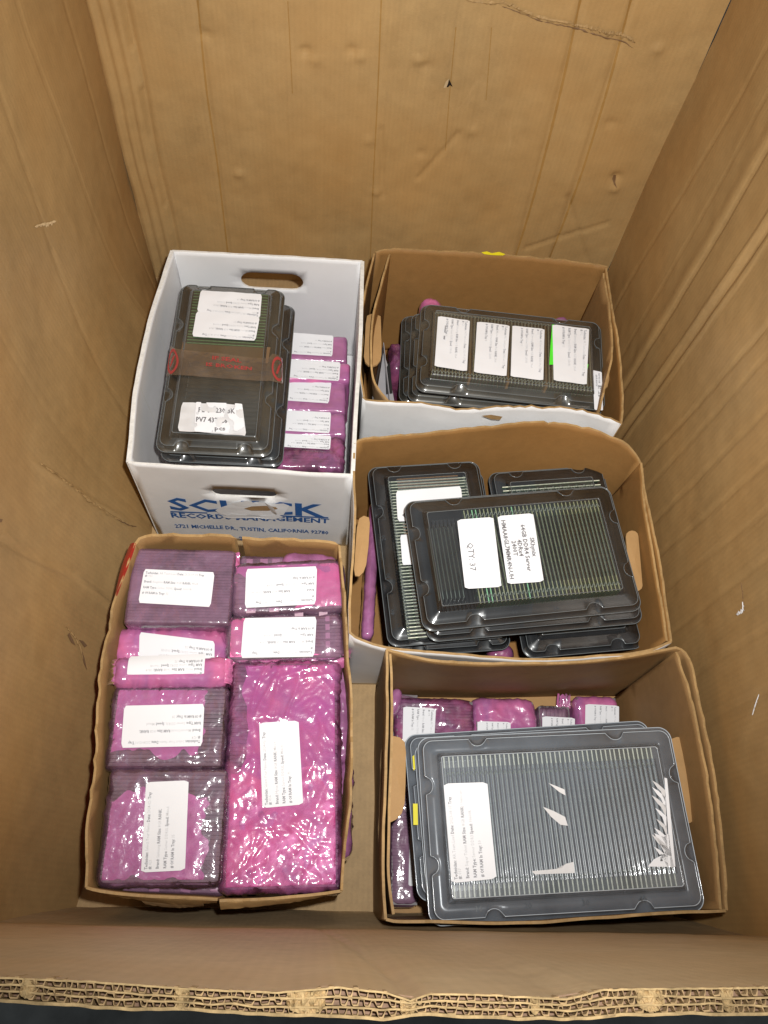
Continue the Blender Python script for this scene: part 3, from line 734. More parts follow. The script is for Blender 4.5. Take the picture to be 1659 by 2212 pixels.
flap(b5, [(1440, 1600), (1462, 1592), (1484, 1594), (1494, 1608), (1500, 1650), (1504, 1700), (1506, 1745), (1503, 1768), (1490, 1778), (1460, 1776), (1452, 1700)], .21, lab='pale kraft tongue of the right hand hole pushed inwards')

# --- box 4: front left, cut down, red printed side
b4 = thing('cardboard_box', 'torn low brown box with red outside, packed with pink bags, front left', 'cardboard box', (-.125, .25, 0))
ZB = .235
P4 = corners([(293, 1172), (731, 1176), (740, 1926), (188, 1920)], ZB)
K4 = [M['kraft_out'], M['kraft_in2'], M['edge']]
wall('back_wall', b4, [(508, 1162), (501, 1159), (430, 1156), (355, 1157), (308, 1161), (293, 1175)], ZB, P4[0].lerp(P4[1], .49), P4[0], K4, jag=.002, wav=.002, th=.004, rag=.008)
wall('back_wall', b4, [(733, 1178), (727, 1173), (647, 1166), (580, 1163), (523, 1161)], ZB, P4[1], P4[0].lerp(P4[1], .53), K4, jag=.002, wav=.002, th=.004, rag=.008)
wall('left_wall', b4, [(293, 1175), (249, 1290), (234, 1370), (220, 1450), (209, 1542), (204, 1647), (191, 1793), (186, 1917)], ZB, P4[0], P4[3], [M['red_side'], M['kraft_in2'], M['edge']], th=.003, jag=.003, wav=.002)
wall('right_wall', b4, [(739, 1924), (749, 1793), (760, 1640), (760, 1560), (757, 1469), (744, 1315), (733, 1178)], ZB, P4[2], P4[1], [M['kraft_out'], M['kraft_in2'], M['edge']], th=.003, jag=.003, wav=.0025)
wall('front_wall', b4, [(186, 1917), (220, 1926), (300, 1934), (470, 1943)], [ZB, ZB, .228, .225], P4[3], P4[3].lerp(P4[2], .53), K4, jag=.0016)
wall('front_wall', b4, [(474, 1946), (560, 1942), (660, 1934), (739, 1924)], .228, P4[3].lerp(P4[2], .54), P4[2], K4, jag=.0016)
foot(P4, b4, M['kraft_in2'])
def curl(pts_in, pts_out, z0, z1, mat, name='front_flap'):
    a, _ = path([at(*p, z0) for p in pts_in]); b, _ = path([at(*p, z1) for p in pts_out]); V = []; F = []; n = 24; m = 5
    for i in range(n + 1):
        for j in range(m + 1):
            p = a(i / n).lerp(b(i / n), j / m); p.z += .004 * math.sin(PI * j / m) + .0015 * N(i * .4, j * .5, 3)
            if j == m: p += Vector((0, .0012 * N(i * .9, 5), 0))
            V.append(p)
    k = len(V); V += [p - Vector((0, 0, .004)) for p in V]
    for i in range(n):
        for j in range(m): q = i * (m + 1) + j; F += [(q, q + 1, q + m + 2, q + m + 1), (k + q, k + q + m + 1, k + q + m + 2, k + q + 1)]
        q = i * (m + 1) + m; F.append((q, q + m + 1, k + q + m + 1, k + q)) ; q = i * (m + 1); F.append((q, k + q, k + q + m + 1, q + m + 1))
    for q0 in (0, n * (m + 1)):
        for j in range(m): F.append((q0 + j, q0 + j + 1, k + q0 + j + 1, k + q0 + j))
    mk(name, V, F, M[mat], b4)
curl([(220, 1926), (320, 1936), (470, 1944)], [(240, 1936), (330, 1948), (400, 1954), (468, 1950)], .226, .205, 'edge')
curl([(474, 1944), (600, 1940), (735, 1922)], [(477, 1965), (560, 1958), (647, 1947), (728, 1930)], .226, .208, 'edge')
curl([(300, 1940), (380, 1948), (440, 1952)], [(315, 1954), (380, 1961), (440, 1957)], .20, .185, 'kraft_out')
curl([(294, 1174), (276, 1225), (252, 1287)], [(281, 1176), (262, 1226), (247, 1290)], .236, .212, 'red_side', 'red_printed_side')
ribbon2 = [at(x, y, ZB + .002) for x, y in ((262, 1172), (292, 1168), (298, 1180), (262, 1282), (247, 1290), (262, 1230))]

# ============================================================ MEMORY MODULES
def module_mesh(name, edge, chip, L=.142, hgt=.030, span=None, cl=.0095, th=.0016):
    V = []; F = []; fm = []
    def add(c, s, m, mt=None):
        box_vf(c, s, V, F); fm.extend([m, m if mt is None else mt] + [m] * 4)
    add((0, 0, hgt / 2), (L, th, hgt), 0, 1)
    # face 1 of box_vf is the top: pale edge
    for i in range(9):
        sp = span or L; x = -sp / 2 + sp * (i + .5) / 9
        for s in (-1, 1): add((x, s * (th / 2 + .0006), hgt * .62), (cl, .0012, .013), 2)
    add((0, 0, .0018), (L * .94, th + .0004, .0036), 3)
    me = bpy.data.meshes.new(name); me.from_pydata([tuple(v) for v in V], [], F)
    for m in (M['pcb'], M[edge], M[chip], M['fresh']): me.materials.append(m)
    me.polygons.foreach_set('material_index', fm); me.update()
    return me
MMC = {}
MK = {'silver': ('pcb_edge', 'chip_silver', dict(span=.134, cl=.0146)), 'olive': ('pcb_edge_dim', 'chip', {}), 'green': ('pcb_edge_green', 'chip', {}), 'pale': ('pcb_edge', 'chip', {}), 'bright': ('pcb_bright', 'chip', {})}

# ============================================================ CLAMSHELL TRAYS
def rrect(L, W, r, inset, n=10, notches=(), nd=0.):
    a, b = L / 2 - inset, W / 2 - inset; r = max(r - inset * .6, .003); P = []
    cs = ((a - r, b - r, 0), (-a + r, b - r, 1), (-a + r, -b + r, 2), (a - r, -b + r, 3))
    NSEG = 88
    for k in range(4):
        cx, cy, q = cs[k]
        for i in range(n + 1):
            t = q * PI / 2 + PI / 2 * i / n; P.append([cx + r * math.cos(t), cy + r * math.sin(t)])
        nx_, ny_, q2 = cs[(k + 1) % 4]; t = (q + 1) * PI / 2
        s = (cx + r * math.cos(t), cy + r * math.sin(t)); e = (nx_ + r * math.cos(t), ny_ + r * math.sin(t))
        for i in range(1, NSEG):
            P.append([s[0] + (e[0] - s[0]) * i / NSEG, s[1] + (e[1] - s[1]) * i / NSEG])
    if nd:
        for p in P:
            for (sx, pos) in notches:       # side: 'x+','x-','y+','y-', pos along it
                if sx[0] == 'y': on = (p[1] > 0) == (sx[1] == '+') and abs(abs(p[1]) - b) < 1e-4; d = p[0] - pos
                else: on = (p[0] > 0) == (sx[1] == '+') and abs(abs(p[0]) - a) < 1e-4; d = p[1] - pos
                if on and abs(d) < .0105:
                    k = nd * math.sqrt(max(0, 1 - (d / .0105) ** 2)); sg = 1 if sx[1] == '+' else -1
                    if sx[0] == 'y': p[1] -= sg * k
                    else: p[0] -= sg * k
    return P
def rings(profile, L, W, r, notches=(), cap=True):
    V = []; F = []; n = None
    for (ins, z, nd) in profile:
        P = rrect(L, W, r, ins, notches=notches, nd=nd); n = len(P)
        V += [Vector((p[0], p[1], z)) for p in P]
    for k in range(len(profile) - 1):
        for i in range(n):
            a, b = k * n + i, k * n + (i + 1) % n; F.append((a, b, b + n, a + n))
    if cap: F.append(tuple((len(profile) - 1) * n + i for i in range(n)))
    return V, F
def tray(label, quad, z, lid='lid_clear', base='black_base', tilt=(0, 0), group=None, size=None, notch=True, name='module_tray', shoulder=.024):
    q = pq(quad, z); c = sum(q, Vector()) / 4
    ex = ((q[1] - q[0]) + (q[2] - q[3])) / 2; ey = ((q[0] - q[3]) + (q[1] - q[2])) / 2
    L, W = size or (ex.length, ey.length)
    t = thing(name, label, 'plastic tray', (c.x, c.y, z), math.atan2(ex.y, ex.x), group)
    t.rotation_euler = (tilt[0], tilt[1], math.atan2(ex.y, ex.x))
    nt = [('y+', -L * .27), ('y+', L * .27), ('y-', -L * .27), ('y-', L * .27), ('x+', -W * .2), ('x+', W * .22), ('x-', -W * .2), ('x-', W * .22)] if notch else []
    r = .016; s = shoulder
    V, F = rings([(0, .0005, 0), (.0015, .0022, 0), (.0045, .002, 0), (.006, .010, .009), (.0075, .0112, .009), (s - .0015, .0115, 0), (s, .0128, 0), (s + .003, .0185, 0), (s + .005, .0195, 0)], L, W, r, nt)
    mk('clear_lid', V, F, M[lid], t, smooth=False, world=False).data.polygons.foreach_set('use_smooth', [len(f) == 4 for f in F])
    for (ins, zz, rr, nd_) in ((.0004, .0018, .0006, 0), (.0066, .0110, .0005, .009), (s + .0044, .0197, .0005, 0)):  # thin rings along the lid edges, their colour stands in for glints
        V, F = rings([(ins, zz - rr, nd_), (ins - rr, zz, nd_), (ins, zz + rr, nd_), (ins + rr, zz, nd_), (ins, zz - rr, nd_)], L, W, r, nt, cap=False)
        mk('lid_edge', V, F, M['lid_edge_pale' if lid == 'lid_grey' else 'lid_edge'], t, world=False, smooth=True)
    V, F = rings([(.001, -.004, 0), (0, -.0005, 0), (.001, .0002, 0), (.006, 0, 0), (.0075, .0085, .009), (s - .004, .009, 0), (s - .001, .007, 0), (s + .002, -.016, 0)], L, W, r, nt)
    o = mk('black_base', V, F, M[base], t, world=False)
    o.data.polygons.foreach_set('use_smooth', [len(f) == 4 for f in F])
    V, F = rings([(.001, -.004, 0), (.008, -.004, 0), (.011, -.018, 0)], L, W, r, ()); o2 = mk('base_shell', V, F, M[base], t, world=False)
    return t, L, W
def slot_ribs(t, xs, W, along='x', h=.012, ins=.030, mat='black_base'):
    V = []; F = []
    for x in xs:
        if along == 'x': box_vf((x, 0, -.016 + h / 2), (.0011, W - 2 * ins, h), V, F)
        else: box_vf((0, x, -.016 + h / 2), (W - 2 * ins, .0011, h), V, F)
    return mk('slot_rib_rows', V, F, M[mat], t, world=False, kind='stuff')
def wm(t): return Matrix.Translation(t.location) @ t.rotation_euler.to_matrix().to_4x4()
def onlid(t, pts, zl):
    m = wm(t); o = m @ Vector((0, 0, zl)); n = (m.to_3x3() @ Vector((0, 0, 1))); R_ = []
    for p in pts:
        a = at(p[0], p[1], 0); c = Vector((0, 0, CZ)); d = a - c
        R_.append(c + d * ((o - c).dot(n) / d.dot(n)))
    return R_
ONES = 'first second third fourth fifth sixth seventh eighth ninth tenth eleventh twelfth thirteenth fourteenth fifteenth sixteenth seventeenth eighteenth nineteenth'.split()
def ordinal(i):
    if i < 20: return ONES[i - 1]
    tn = ('twentieth', 'thirtieth', 'fortieth', 'fiftieth')[i // 10 - 2]
    return tn if i % 10 == 0 else tn.replace('ieth', 'y') + '-' + ONES[i % 10 - 1]
def modules(t, xs, kind, group, label, along='x', yo=0, z=-.0145, odd=(), lean=0., ml=None):
    """one top-level memory module per slot"""
    for i, x in enumerate(xs):
        kd = 'bright' if i in odd else kind
        key = (kd, round(ml or .133, 3))
        if key not in MMC: MMC[key] = module_mesh('memory_module', *MK[kd][:2], L=key[1], **MK[kd][2])
        o = link(bpy.data.objects.new('memory_module', MMC[key]))
        lc = Vector((x, yo, z)) if along == 'x' else Vector((yo, x, z))
        ly = random.uniform(-.012, .012) + lean
        rot = (PI / 2 if along == 'x' else 0)
        m = wm(t) @ Matrix.Translation(lc) @ Matrix.Rotation(rot + random.uniform(-.004, .004), 4, 'Z') @ Matrix.Rotation(ly, 4, 'X')
        o.matrix_world = m
        o.location, o.rotation_euler = m.to_translation(), m.to_euler()
        o['label'] = ordinal(i + 1) + (' from the left, ' if along == 'x' else ' from the back, ') + label; o['category'] = 'memory module'; o['group'] = group
def ribbed(t, xs, half, along='x', lid='lid_grey', amp=.0006, z=.0201, gap=()):
    """the rippled middle of the lid: one shallow rib over each slot"""
    p = abs(xs[1] - xs[0]); x0, x1 = min(xs) - p / 2, max(xs) + p / 2; n = int((x1 - x0) / p * 8); V = []; F = []; ys_ = lin(-half, half, 9)
    for i in range(n + 1):
        x = x0 + (x1 - x0) * i / n
        for y in ys_:
            zz = z + amp * math.cos(2 * PI * (x - min(xs)) / p) + .0002 * N(x * 20, y * 20, 3)
            V.append(Vector((x, y, zz)) if along == 'x' else Vector((y, x, zz)))
    for i in range(n):
        for j in range(8): a = i * 9 + j; F.append((a, a + 9, a + 10, a + 1))
    mk('ribbed_lid_panel', V, F, M[lid], t, world=False, smooth=True)
def zig(t, x0, x1, y, pitch, amp, along='x', z=.0206, mat='ridge'):  # lid rib as a pale strip, standing in for its zigzag reflection
    n = int(abs(x1 - x0) / pitch); V = []; F = []; w = .00045
    for i in range(n * 2 + 1):
        x = x0 + (x1 - x0) * i / (n * 2); yy = y + (amp if i % 2 else -amp)
        for d in (-w, w):
            V.append(Vector((x + d, yy, z)) if along == 'x' else Vector((yy, x + d, z)))
    for i in range(n * 2): a = i * 2; F.append((a, a + 1, a + 3, a + 2))
    mk('lid_zigzag_rib', V, F, M[mat], t, world=False)
def emboss(t, items, z=.0122, mat='emboss'):
    for (s, x, y, rot, sz) in items:
        V, F, w = text_mesh(s, False); c, sn = math.cos(rot), math.sin(rot)
        mk('embossed_number', [Vector((x + (a - w / 2) * sz * c - b * sz * sn, y + (a - w / 2) * sz * sn + b * sz * c, z)) for a, b in V], F, M[mat], t, world=False)
def lin(a, b, n): return [a + (b - a) * i / (n - 1) for i in range(n)]
def lp(t, px, py, z):  # photo point at a level of the tray -> local
    return wm(t).inverted() @ onlid(t, [(px, py)], z - t.location.z)[0]

# --- box 5 trays (front right)
GT = 'trays in the front right box'
t53, L, W = tray('lowest clear-lidded tray in the kraft box, yellow tape on its left edge', [(876, 1590), (1402, 1555), (1462, 1905), (898, 1948)], .178, 'lid_grey', 'grey_base')
t52, L, W = tray('middle clear-lidded tray in the kraft box, directly under the top one', [(900, 1612), (1408, 1572), (1486, 1946), (918, 1980)], .203, 'lid_grey', 'grey_base')
slot_ribs(t52, lin(-.12, .12, 30), W)
t51, L5, W5 = tray('top grey-clear tray in the kraft box, one white label and torn sticker scraps', [(912, 1607), (1443, 1588), (1508, 1950), (926, 1984)], .226, 'lid_grey', 'grey_base', tilt=(-.012, -.040), size=(.338, .222))
def span(t, pa, pb, z, n):
    a, b = lp(t, *pa, z), lp(t, *pb, z); return a, b, lin(a.x, b.x, n)
a, b, xs = span(t51, (970, 1774), (1434, 1769), .2415, 46)
slot_ribs(t51, [x + (xs[1] - xs[0]) / 2 for x in xs], W5, h=.02)
modules(t51, xs, 'silver', 'memory modules in the top tray of the plain kraft box', 'grey-edged memory module in the top tray, plain kraft box', yo=0., ml=W5 - .056)
pit = xs[1] - xs[0]
ribbed(t51, xs, .068)
zig(t51, xs[0], xs[-1], .060, pit, .003, z=.0200); ribbed(t51, xs, .068)
zig(t51, xs[0], xs[-1], -.063, pit, .0025, z=.0200)
emboss(t51, [('10', -.11, -.098, 0, .010), ('20', -.05, -.098, 0, .010), ('30', .02, -.098, 0, .010), ('40', .09, -.098, 0, .010)])
ZL = .222 + .0195
label_on(t51, onlid(t51, [(975, 1908), (958, 1693), (1052, 1690), (1072, 1898)], .0197),
         tech('2023-08-07', '037', 'Super Talent', '8GB', 'Unknown', 'Server DDR3', '10600R', '50'), mats=('ink', 'ink_faint'))
def scrap(t, pts, z, mat='paper_dull'): patch('sticker_scrap', [p + Vector((0, 0, .0016)) for p in onlid(t, pts, .0197)], M[mat], t)
scrap(t51, [(1184, 1692), (1200, 1698), (1219, 1706), (1221, 1719), (1207, 1711), (1196, 1702)], ZL)
scrap(t51, [(1172, 1743), (1195, 1752), (1220, 1765), (1226, 1784), (1210, 1782), (1190, 1765)], ZL)
scrap(t51, [(1148, 1882), (1185, 1879), (1212, 1876), (1222, 1866), (1238, 1862), (1241, 1886), (1155, 1889)], ZL)
for k in range(8):
    y0 = 1704 + k * 21 + random.uniform(-5, 5); ln = random.uniform(18, 44) * (1.5 if k > 5 else 1); xb = 1436 + k * .9
    scrap(t51, [(xb, y0), (xb, y0 + random.uniform(18, 30)), (xb - ln * .35, y0 + 2), (xb - ln * .62, y0 - ln * .30 + 3), (xb - ln, y0 - ln * .75), (xb - ln * .55, y0 - ln * .45 - 1)], ZL, 'paper' if k % 2 else 'paper_dull')
scrap(t51, [(1398, 1872), (1412, 1856), (1428, 1848), (1446, 1830), (1455, 1873)], ZL, 'paper')
scrap(t51, [(1412, 1800), (1432, 1808), (1444, 1800), (1450, 1850), (1436, 1846)], ZL, 'paper')
scrap(t51, [(1434, 1680), (1440, 1682), (1458, 1872), (1448, 1874)], ZL, 'paper')
q = onlid(t51, [(1418, 1862), (1418, 1838), (1432, 1836), (1434, 1862)], .0212)
tv, tf, fm = layout([(.05, .2, .42, [('BLS', True, 0)], 1, 'l')], 1)
mk('printed_text', [q[0].lerp(q[1], a_).lerp(q[3].lerp(q[2], a_), 1 - b_) + Vector((0, 0, .001)) for a_, b_ in tv], tf, M['black_ink'], t51)
patch('yellow_tape', [at(*p, .196) for p in ((892, 1736), (902, 1736), (903, 1782), (893, 1782))], M['yellow'], t53)
patch('yellow_tape', [at(*p, .196) for p in ((891, 1634), (896, 1630), (899, 1660), (893, 1664))], M['yellow'], t53)

# --- box 3 trays
t3d, L, W = tray('black tray standing back right in the middle box, mostly hidden by the top tray', [(1066, 1024), (1310, 1006), (1350, 1250), (1085, 1270)], .165, 'lid_clear')
ys = lin(W / 2 - .034, W / 2 - .075, 7)
slot_ribs(t3d, [y for y in ys], L, 'y')
modules(t3d, ys, 'pale', 'memory modules in the back right tray of the middle box', 'memory module in the back right tray, middle box', along='y', ml=.16)
zig(t3d, -.07, .07, W / 2 - .045, .012, .004)
t3e, L, W = tray('black tray at the front right of the middle box, lower edge showing', [(1098, 1200), (1340, 1180), (1386, 1402), (1122, 1424)], .165, 'lid_clear')
ys = lin(-W / 2 + .040, -W / 2 + .09, 7)
slot_ribs(t3e, ys, L, 'y')
modules(t3e, ys, 'pale', 'memory modules in the front right tray of the middle box', 'memory module in the front right tray, middle box', along='y', ml=.16)
zig(t3e, -.075, .075, -W / 2 + .042, .011, .005)
t3b2, L, W = tray('lower black tray under the left upright tray in the middle box', [(812, 1030), (1050, 1018), (1094, 1404), (832, 1422)], .145, 'lid_clear')
t3b, Lb, Wb = tray('tall black tray along the left of the middle box with two partly covered white labels', [(806, 1010), (1045, 998), (1088, 1376), (824, 1402)], .183, 'lid_clear')
ya = lp(t3b, 900, 1040, .195).y; yb_ = lp(t3b, 900, 1378, .195).y; xo = lp(t3b, 912, 1200, .195).x + .012
ys = lin(ya, yb_, 50)
slot_ribs(t3b, [y + (ys[1] - ys[0]) / 2 for y in ys], Lb, 'y', h=.02, ins=.024)
modules(t3b, ys, 'pale', 'memory modules in the left tray of the middle box', 'green-edged memory module in the tall left tray, middle box', along='y', yo=0.0, ml=Wb * 0 + Lb - .056)
ribbed(t3b, ys, .048, 'y', 'lid_clear')
zig(t3b, ys[0], ys[-1], -.060, ys[0] - ys[1], .0025, along='y'); zig(t3b, ys[0], ys[10], .058, ys[0] - ys[1], .0025, along='y')
emboss(t3b, [('10', -Lb / 2 + .014, ys[8], PI / 2, .009), ('20', -Lb / 2 + .014, ys[18], PI / 2, .009), ('30', -Lb / 2 + .014, ys[30], PI / 2, .009), ('40', -Lb / 2 + .014, ys[41], PI / 2, .009)])
Zb = .183 + .0195
label_on(t3b, pq([(855, 1062), (995, 1051), (1002, 1120), (859, 1128)], Zb), [(.07, .07, .20, [('QTY: 37', True, 0)], 1, 'l')], mats=('ink_dark',))
label_on(t3b, pq([(864, 1157), (960, 1150), (970, 1216), (869, 1222)], Zb), None)
t3a2, L, W = tray('second tray directly under the top tray of the middle box', [(893, 1092), (1328, 1066), (1378, 1345), (912, 1392)], .214, 'lid_clear')
t3a, La, Wa = tray('top black tray of the middle box with one plain and one part-number white label', [(884, 1083), (1328, 1052), (1374, 1318), (900, 1370)], .248, 'lid_clear')
Za = .248 + .0195
a, b, xs = span(t3a, (939, 1205), (1315, 1181), .2635, 44)
slot_ribs(t3a, [x + (xs[1] - xs[0]) / 2 for x in xs], Wa, h=.012)
slot_ribs(t3a, xs[:7], Wa, h=.016, ins=.045, mat='ridge').name = 'empty_slot_bars'
modules(t3a, xs[9:], 'olive', 'memory modules in the top tray of the middle box', 'olive-edged memory module in the top tray, middle box', odd=(2, 3, 12), ml=Wa - .056)
pit = xs[1] - xs[0]
ribbed(t3a, xs, .050, lid='lid_clear')
zig(t3a, xs[9], xs[-1], .060, pit, .003); ribbed(t3a, xs, .050, lid='lid_clear')
zig(t3a, xs[9], xs[-1], -.062, pit, .003)
for s_, x_ in (('40', -.02), ('30', .03), ('20', .08)): pass
emboss(t3a, [('40', -.03, -.090, 0, .009), ('30', .03, -.090, 0, .009), ('10', .09, -.090, 0, .009)])
label_on(t3a, pq([(1065, 1118), (1083, 1269), (1004, 1273), (987, 1124)], Za), [(.35, .20, .115, [('QTY: 37', False, 0)], 1, 'l')], mats=('ink_dark',))
label_on(t3a, pq([(1151, 1110), (1174, 1257), (1096, 1263), (1074, 1116)], Za),
         [(.5, .80, .085, [('SKhynix', True, 0)], 1, 'c'), (.5, .60, .085, [('64GB DDR4 Server', True, 0)], 1, 'c'), (.5, .44, .085, [('4DRx4', True, 0)], 1, 'c'), (.5, .28, .085, [('2400T', True, 0)], 1, 'c'), (.5, .08, .085, [('HMAA8GL7MMR4N-UH', True, 0)], 1, 'c')], mats=('ink_dark',))

# --- box 2 trays
for i, (dx, zz, lab) in enumerate(((-36, .150, 'bottom dusty black tray of the back right box, its left rim furthest left'), (-16, .185, 'middle dusty black tray of the back right box, jutting left under the top one'))):
    t, L, W = tray(lab, [(912 + dx, 672 - dx * .4), (1292 + dx * .3, 715), (1300 + dx * .2, 905), (888 + dx, 868)], zz, 'lid_smoke', 'dusty_base')
t2, L2, W2 = tray('top dusty tray of the back right box, four white labels', [(913, 657), (1299, 704), (1304, 886), (892, 848)], .220, 'lid_smoke', 'dusty_base', shoulder=.020)
Z2 = .220 + .0195
D2 = lambda x, y: (760 + x * .3958, 518 + y * .3958)
a, b, xs = span(t2, D2(440, 600), D2(1300, 690), .235, 47)
slot_ribs(t2, [x + (xs[1] - xs[0]) / 2 for x in xs], W2, ins=.026, mat='dusty_base')
modules(t2, [x for i, x in enumerate(xs) if i not in (11, 22, 33)], 'pale', 'memory modules in the top tray of the back right box', 'dull green memory module in the dusty four-label tray', ml=W2 - .050)
ribbed(t2, xs, .060, lid='lid_smoke', amp=.0004)
zig(t2, xs[0], xs[-1], -.060, xs[1] - xs[0], .003); zig(t2, xs[0], xs[-1], .058, xs[1] - xs[0], .002)
for i in (11, 22, 33):
    V = []; F = []; box_vf((xs[i], -.002, .003), (.0035, W2 - .052, .030), V, F); mk('divider_card', V, F, M['flapk'], t2, world=False)
for qd, nm in (([(643, 445), (627, 722), (450, 695), (470, 420)], '21'), ([(860, 472), (842, 750), (665, 727), (683, 450)], '4'), ([(1050, 492), (1043, 772), (865, 750), (875, 472)], '11'), ([(1293, 490), (1280, 795), (1100, 772), (1093, 467)], '12')):
    label_on(t2, pq([D2(*p) for p in qd], Z2), tech('2023-09-27', '0' + nm, 'Micron' if nm == '4' else 'Samsung', '8GB', '2Rx4', 'Server DDR3', '12800R', nm), wav=.0012, lift=.0022, corner=.03)
mk('printed_text', [at(*D2(*p), Z2) + Vector((0, 0, .0036)) for p in ((507, 475), (512, 476), (509, 515), (503, 512), (500, 530), (508, 532), (507, 552), (498, 550))], [(0, 1, 2, 3), (4, 5, 6, 7)], M['ink'], t2)
patch('green_note', [at(*D2(*p), Z2) + Vector((0, 0, .0014)) for p in ((1092, 465), (1105, 466), (1107, 684), (1077, 684), (1084, 560))], M['green_note'], t2)
patch('green_note', [at(*D2(*p), Z2) + Vector((0, 0, .0014)) for p in ((1275, 680), (1290, 682), (1284, 712), (1272, 712))], M['green_note'], t2)
bl = label_on(t2, pq([D2(1362, 725), D2(1369, 935), D2(1322, 931), D2(1312, 715)], .2315), [(.05, .6, .05, [('PART NO. 8GB', True, 0)], .8, 'l'), (.1, .3, .05, [('SERVER MODULE', True, 0)], .8, 'l')], mats=('ink',), name='barcode_label', wav=.0004)
V = []; F = []
q = pq([D2(1360, 800), D2(1362, 862), D2(1343, 860), D2(1341, 798)], .2315)
for i in range(14):
    u = i / 14; w_ = random.choice((.018, .03, .045))
    b0 = len(V); V += [q[0].lerp(q[1], u), q[0].lerp(q[1], u + w_), q[3].lerp(q[2], u + w_), q[3].lerp(q[2], u)]; F.append((b0, b0 + 1, b0 + 2, b0 + 3))
mk('barcode', [v + Vector((0, 0, .0022)) for v in V], F, M['black_ink'], bl)
emboss(t2, [('20', -L2 / 2 + .016, -W2 / 2 + .012, 0, .008)])
# grey cards wedged between the folded flap and the left wall of box 2
gc = thing('printed_card', 'grey card with a black block, wedged beside the folded flap, back right box', 'card', (.06, .77, .004))
def wedge(name, top, zt, mat, parent, dx=0):
    a, b = at(*top[0], zt), at(*top[1], zt); mk(name, [a, b, Vector((b.x + dx, b.y, .01)), Vector((a.x + dx, a.y, .01)), a + Vector((.001, 0, 0)), b + Vector((.001, 0, 0)), Vector((b.x + dx + .001, b.y, .01)), Vector((a.x + dx + .001, a.y, .01))],
       [(0, 1, 2, 3), (7, 6, 5, 4), (0, 4, 5, 1), (1, 5, 6, 2), (2, 6, 7, 3), (3, 7, 4, 0)], M[mat], parent)
wedge('card_sheet', [(828, 740), (842, 866)], .225, 'grey_card', gc, -.012)
mk('black_block', [at(*p, .215) for p in ((832, 800), (842, 780), (848, 850), (834, 852))], [(0, 1, 2, 3)], M['black_ink'], gc)
mk('card_face', [at(*p, .2146) for p in ((812, 860), (822, 800), (828, 760), (838, 790), (852, 868))], [(0, 4, 3, 2, 1)], M['grey_card'], gc)
gd = thing('printed_card', 'dark grey sheet standing against the left wall of the back right box', 'card', (.045, .77, .004))
wedge('card_sheet', [(800, 700), (805, 862)], .2, 'grey_card', gd, .006)

# --- white box trays
GW = 'white box'
tw2, L, W = tray('lower black tray in the white box, its right rim showing beside the taped one', [(412, 650), (637, 662), (612, 1012), (333, 995)], .205, 'lid_clear', 'black_base', size=None)
tw, Lw, Ww = tray('smoky tray in the white box with red seal tape and a peeling sticker', [(392, 618), (620, 630), (583, 990), (334, 976)], .235, 'lid_smoke', 'dusty_base', shoulder=.020)
Zw = .235 + .0195
DW = lambda x, y: (259 + x * .3438, 518.4 + y * .3438)
y0, y1 = lp(tw, *DW(700, 335), .25).y, lp(tw, *DW(660, 660), .25).y
ys = lin(y0, y1, 19); slot_ribs(tw, lin(y0, -y0, 36), Lw, 'y', h=.008, ins=.028, mat='dusty_base')
modules(tw, ys, 'green', 'memory modules in the taped tray of the white box', 'bright green memory module in the taped tray, white box', along='y', ml=Lw - .052)
V = []; F = []
dc = [DW(395, 640), DW(700, 662), DW(945, 672), DW(930, 772), DW(620, 752), DW(385, 690)]
V = [at(*p, .25) + Vector((0, 0, -.001)) for p in dc]; V += [v - Vector((0, 0, .02)) for v in V]
mk('divider_card', V, [tuple(range(5, -1, -1))] + [(i, (i + 1) % 6, (i + 1) % 6 + 6, i + 6) for i in range(6)], M['brown_card'], tw)
nk = dict(lift=.0016, wav=.0012)
label_on(tw, pq([DW(880, 497), DW(485, 452), DW(510, 320), DW(893, 345)], Zw), tech('2023-08-31', '031', 'Micron', '8GB', '2Rx4', n='16'), **nk)
label_on(tw, pq([DW(852, 640), DW(455, 612), DW(482, 455), DW(880, 490)], Zw), tech('2023-08-31', '032', 'Micron', '4GB', '2Rx4', n='11'), wav=.001, lift=.0026)
def tornf(u, v): return (N(u * 3.4, v * 2.4, 11.7) > .10 and .10 < u < .80) 
label_on(tw, pq([DW(390, 1025), DW(770, 1040), DW(795, 1235), DW(365, 1205)], Zw), None, mat='paper_dull', wav=.003, crease=.004, name='peeling_label')
label_on(tw, pq([DW(480, 1030), DW(770, 1040), DW(785, 1232), DW(470, 1215)], Zw), [(.06, .66, .17, [('PE057 230 BK', True, 0)], .78, 'l'), (.02, .33, .17, [('PV7 432 C8V', True, 0)], .78, 'l'), (.40, .08, .14, [('pcs', True, 0)], 1.2, 'l')], mats=('ink_dark',), lift=.0052, wav=.001, torn=lambda u, v: N(u * 5 + 2, v * 3, 3.3) > .13)
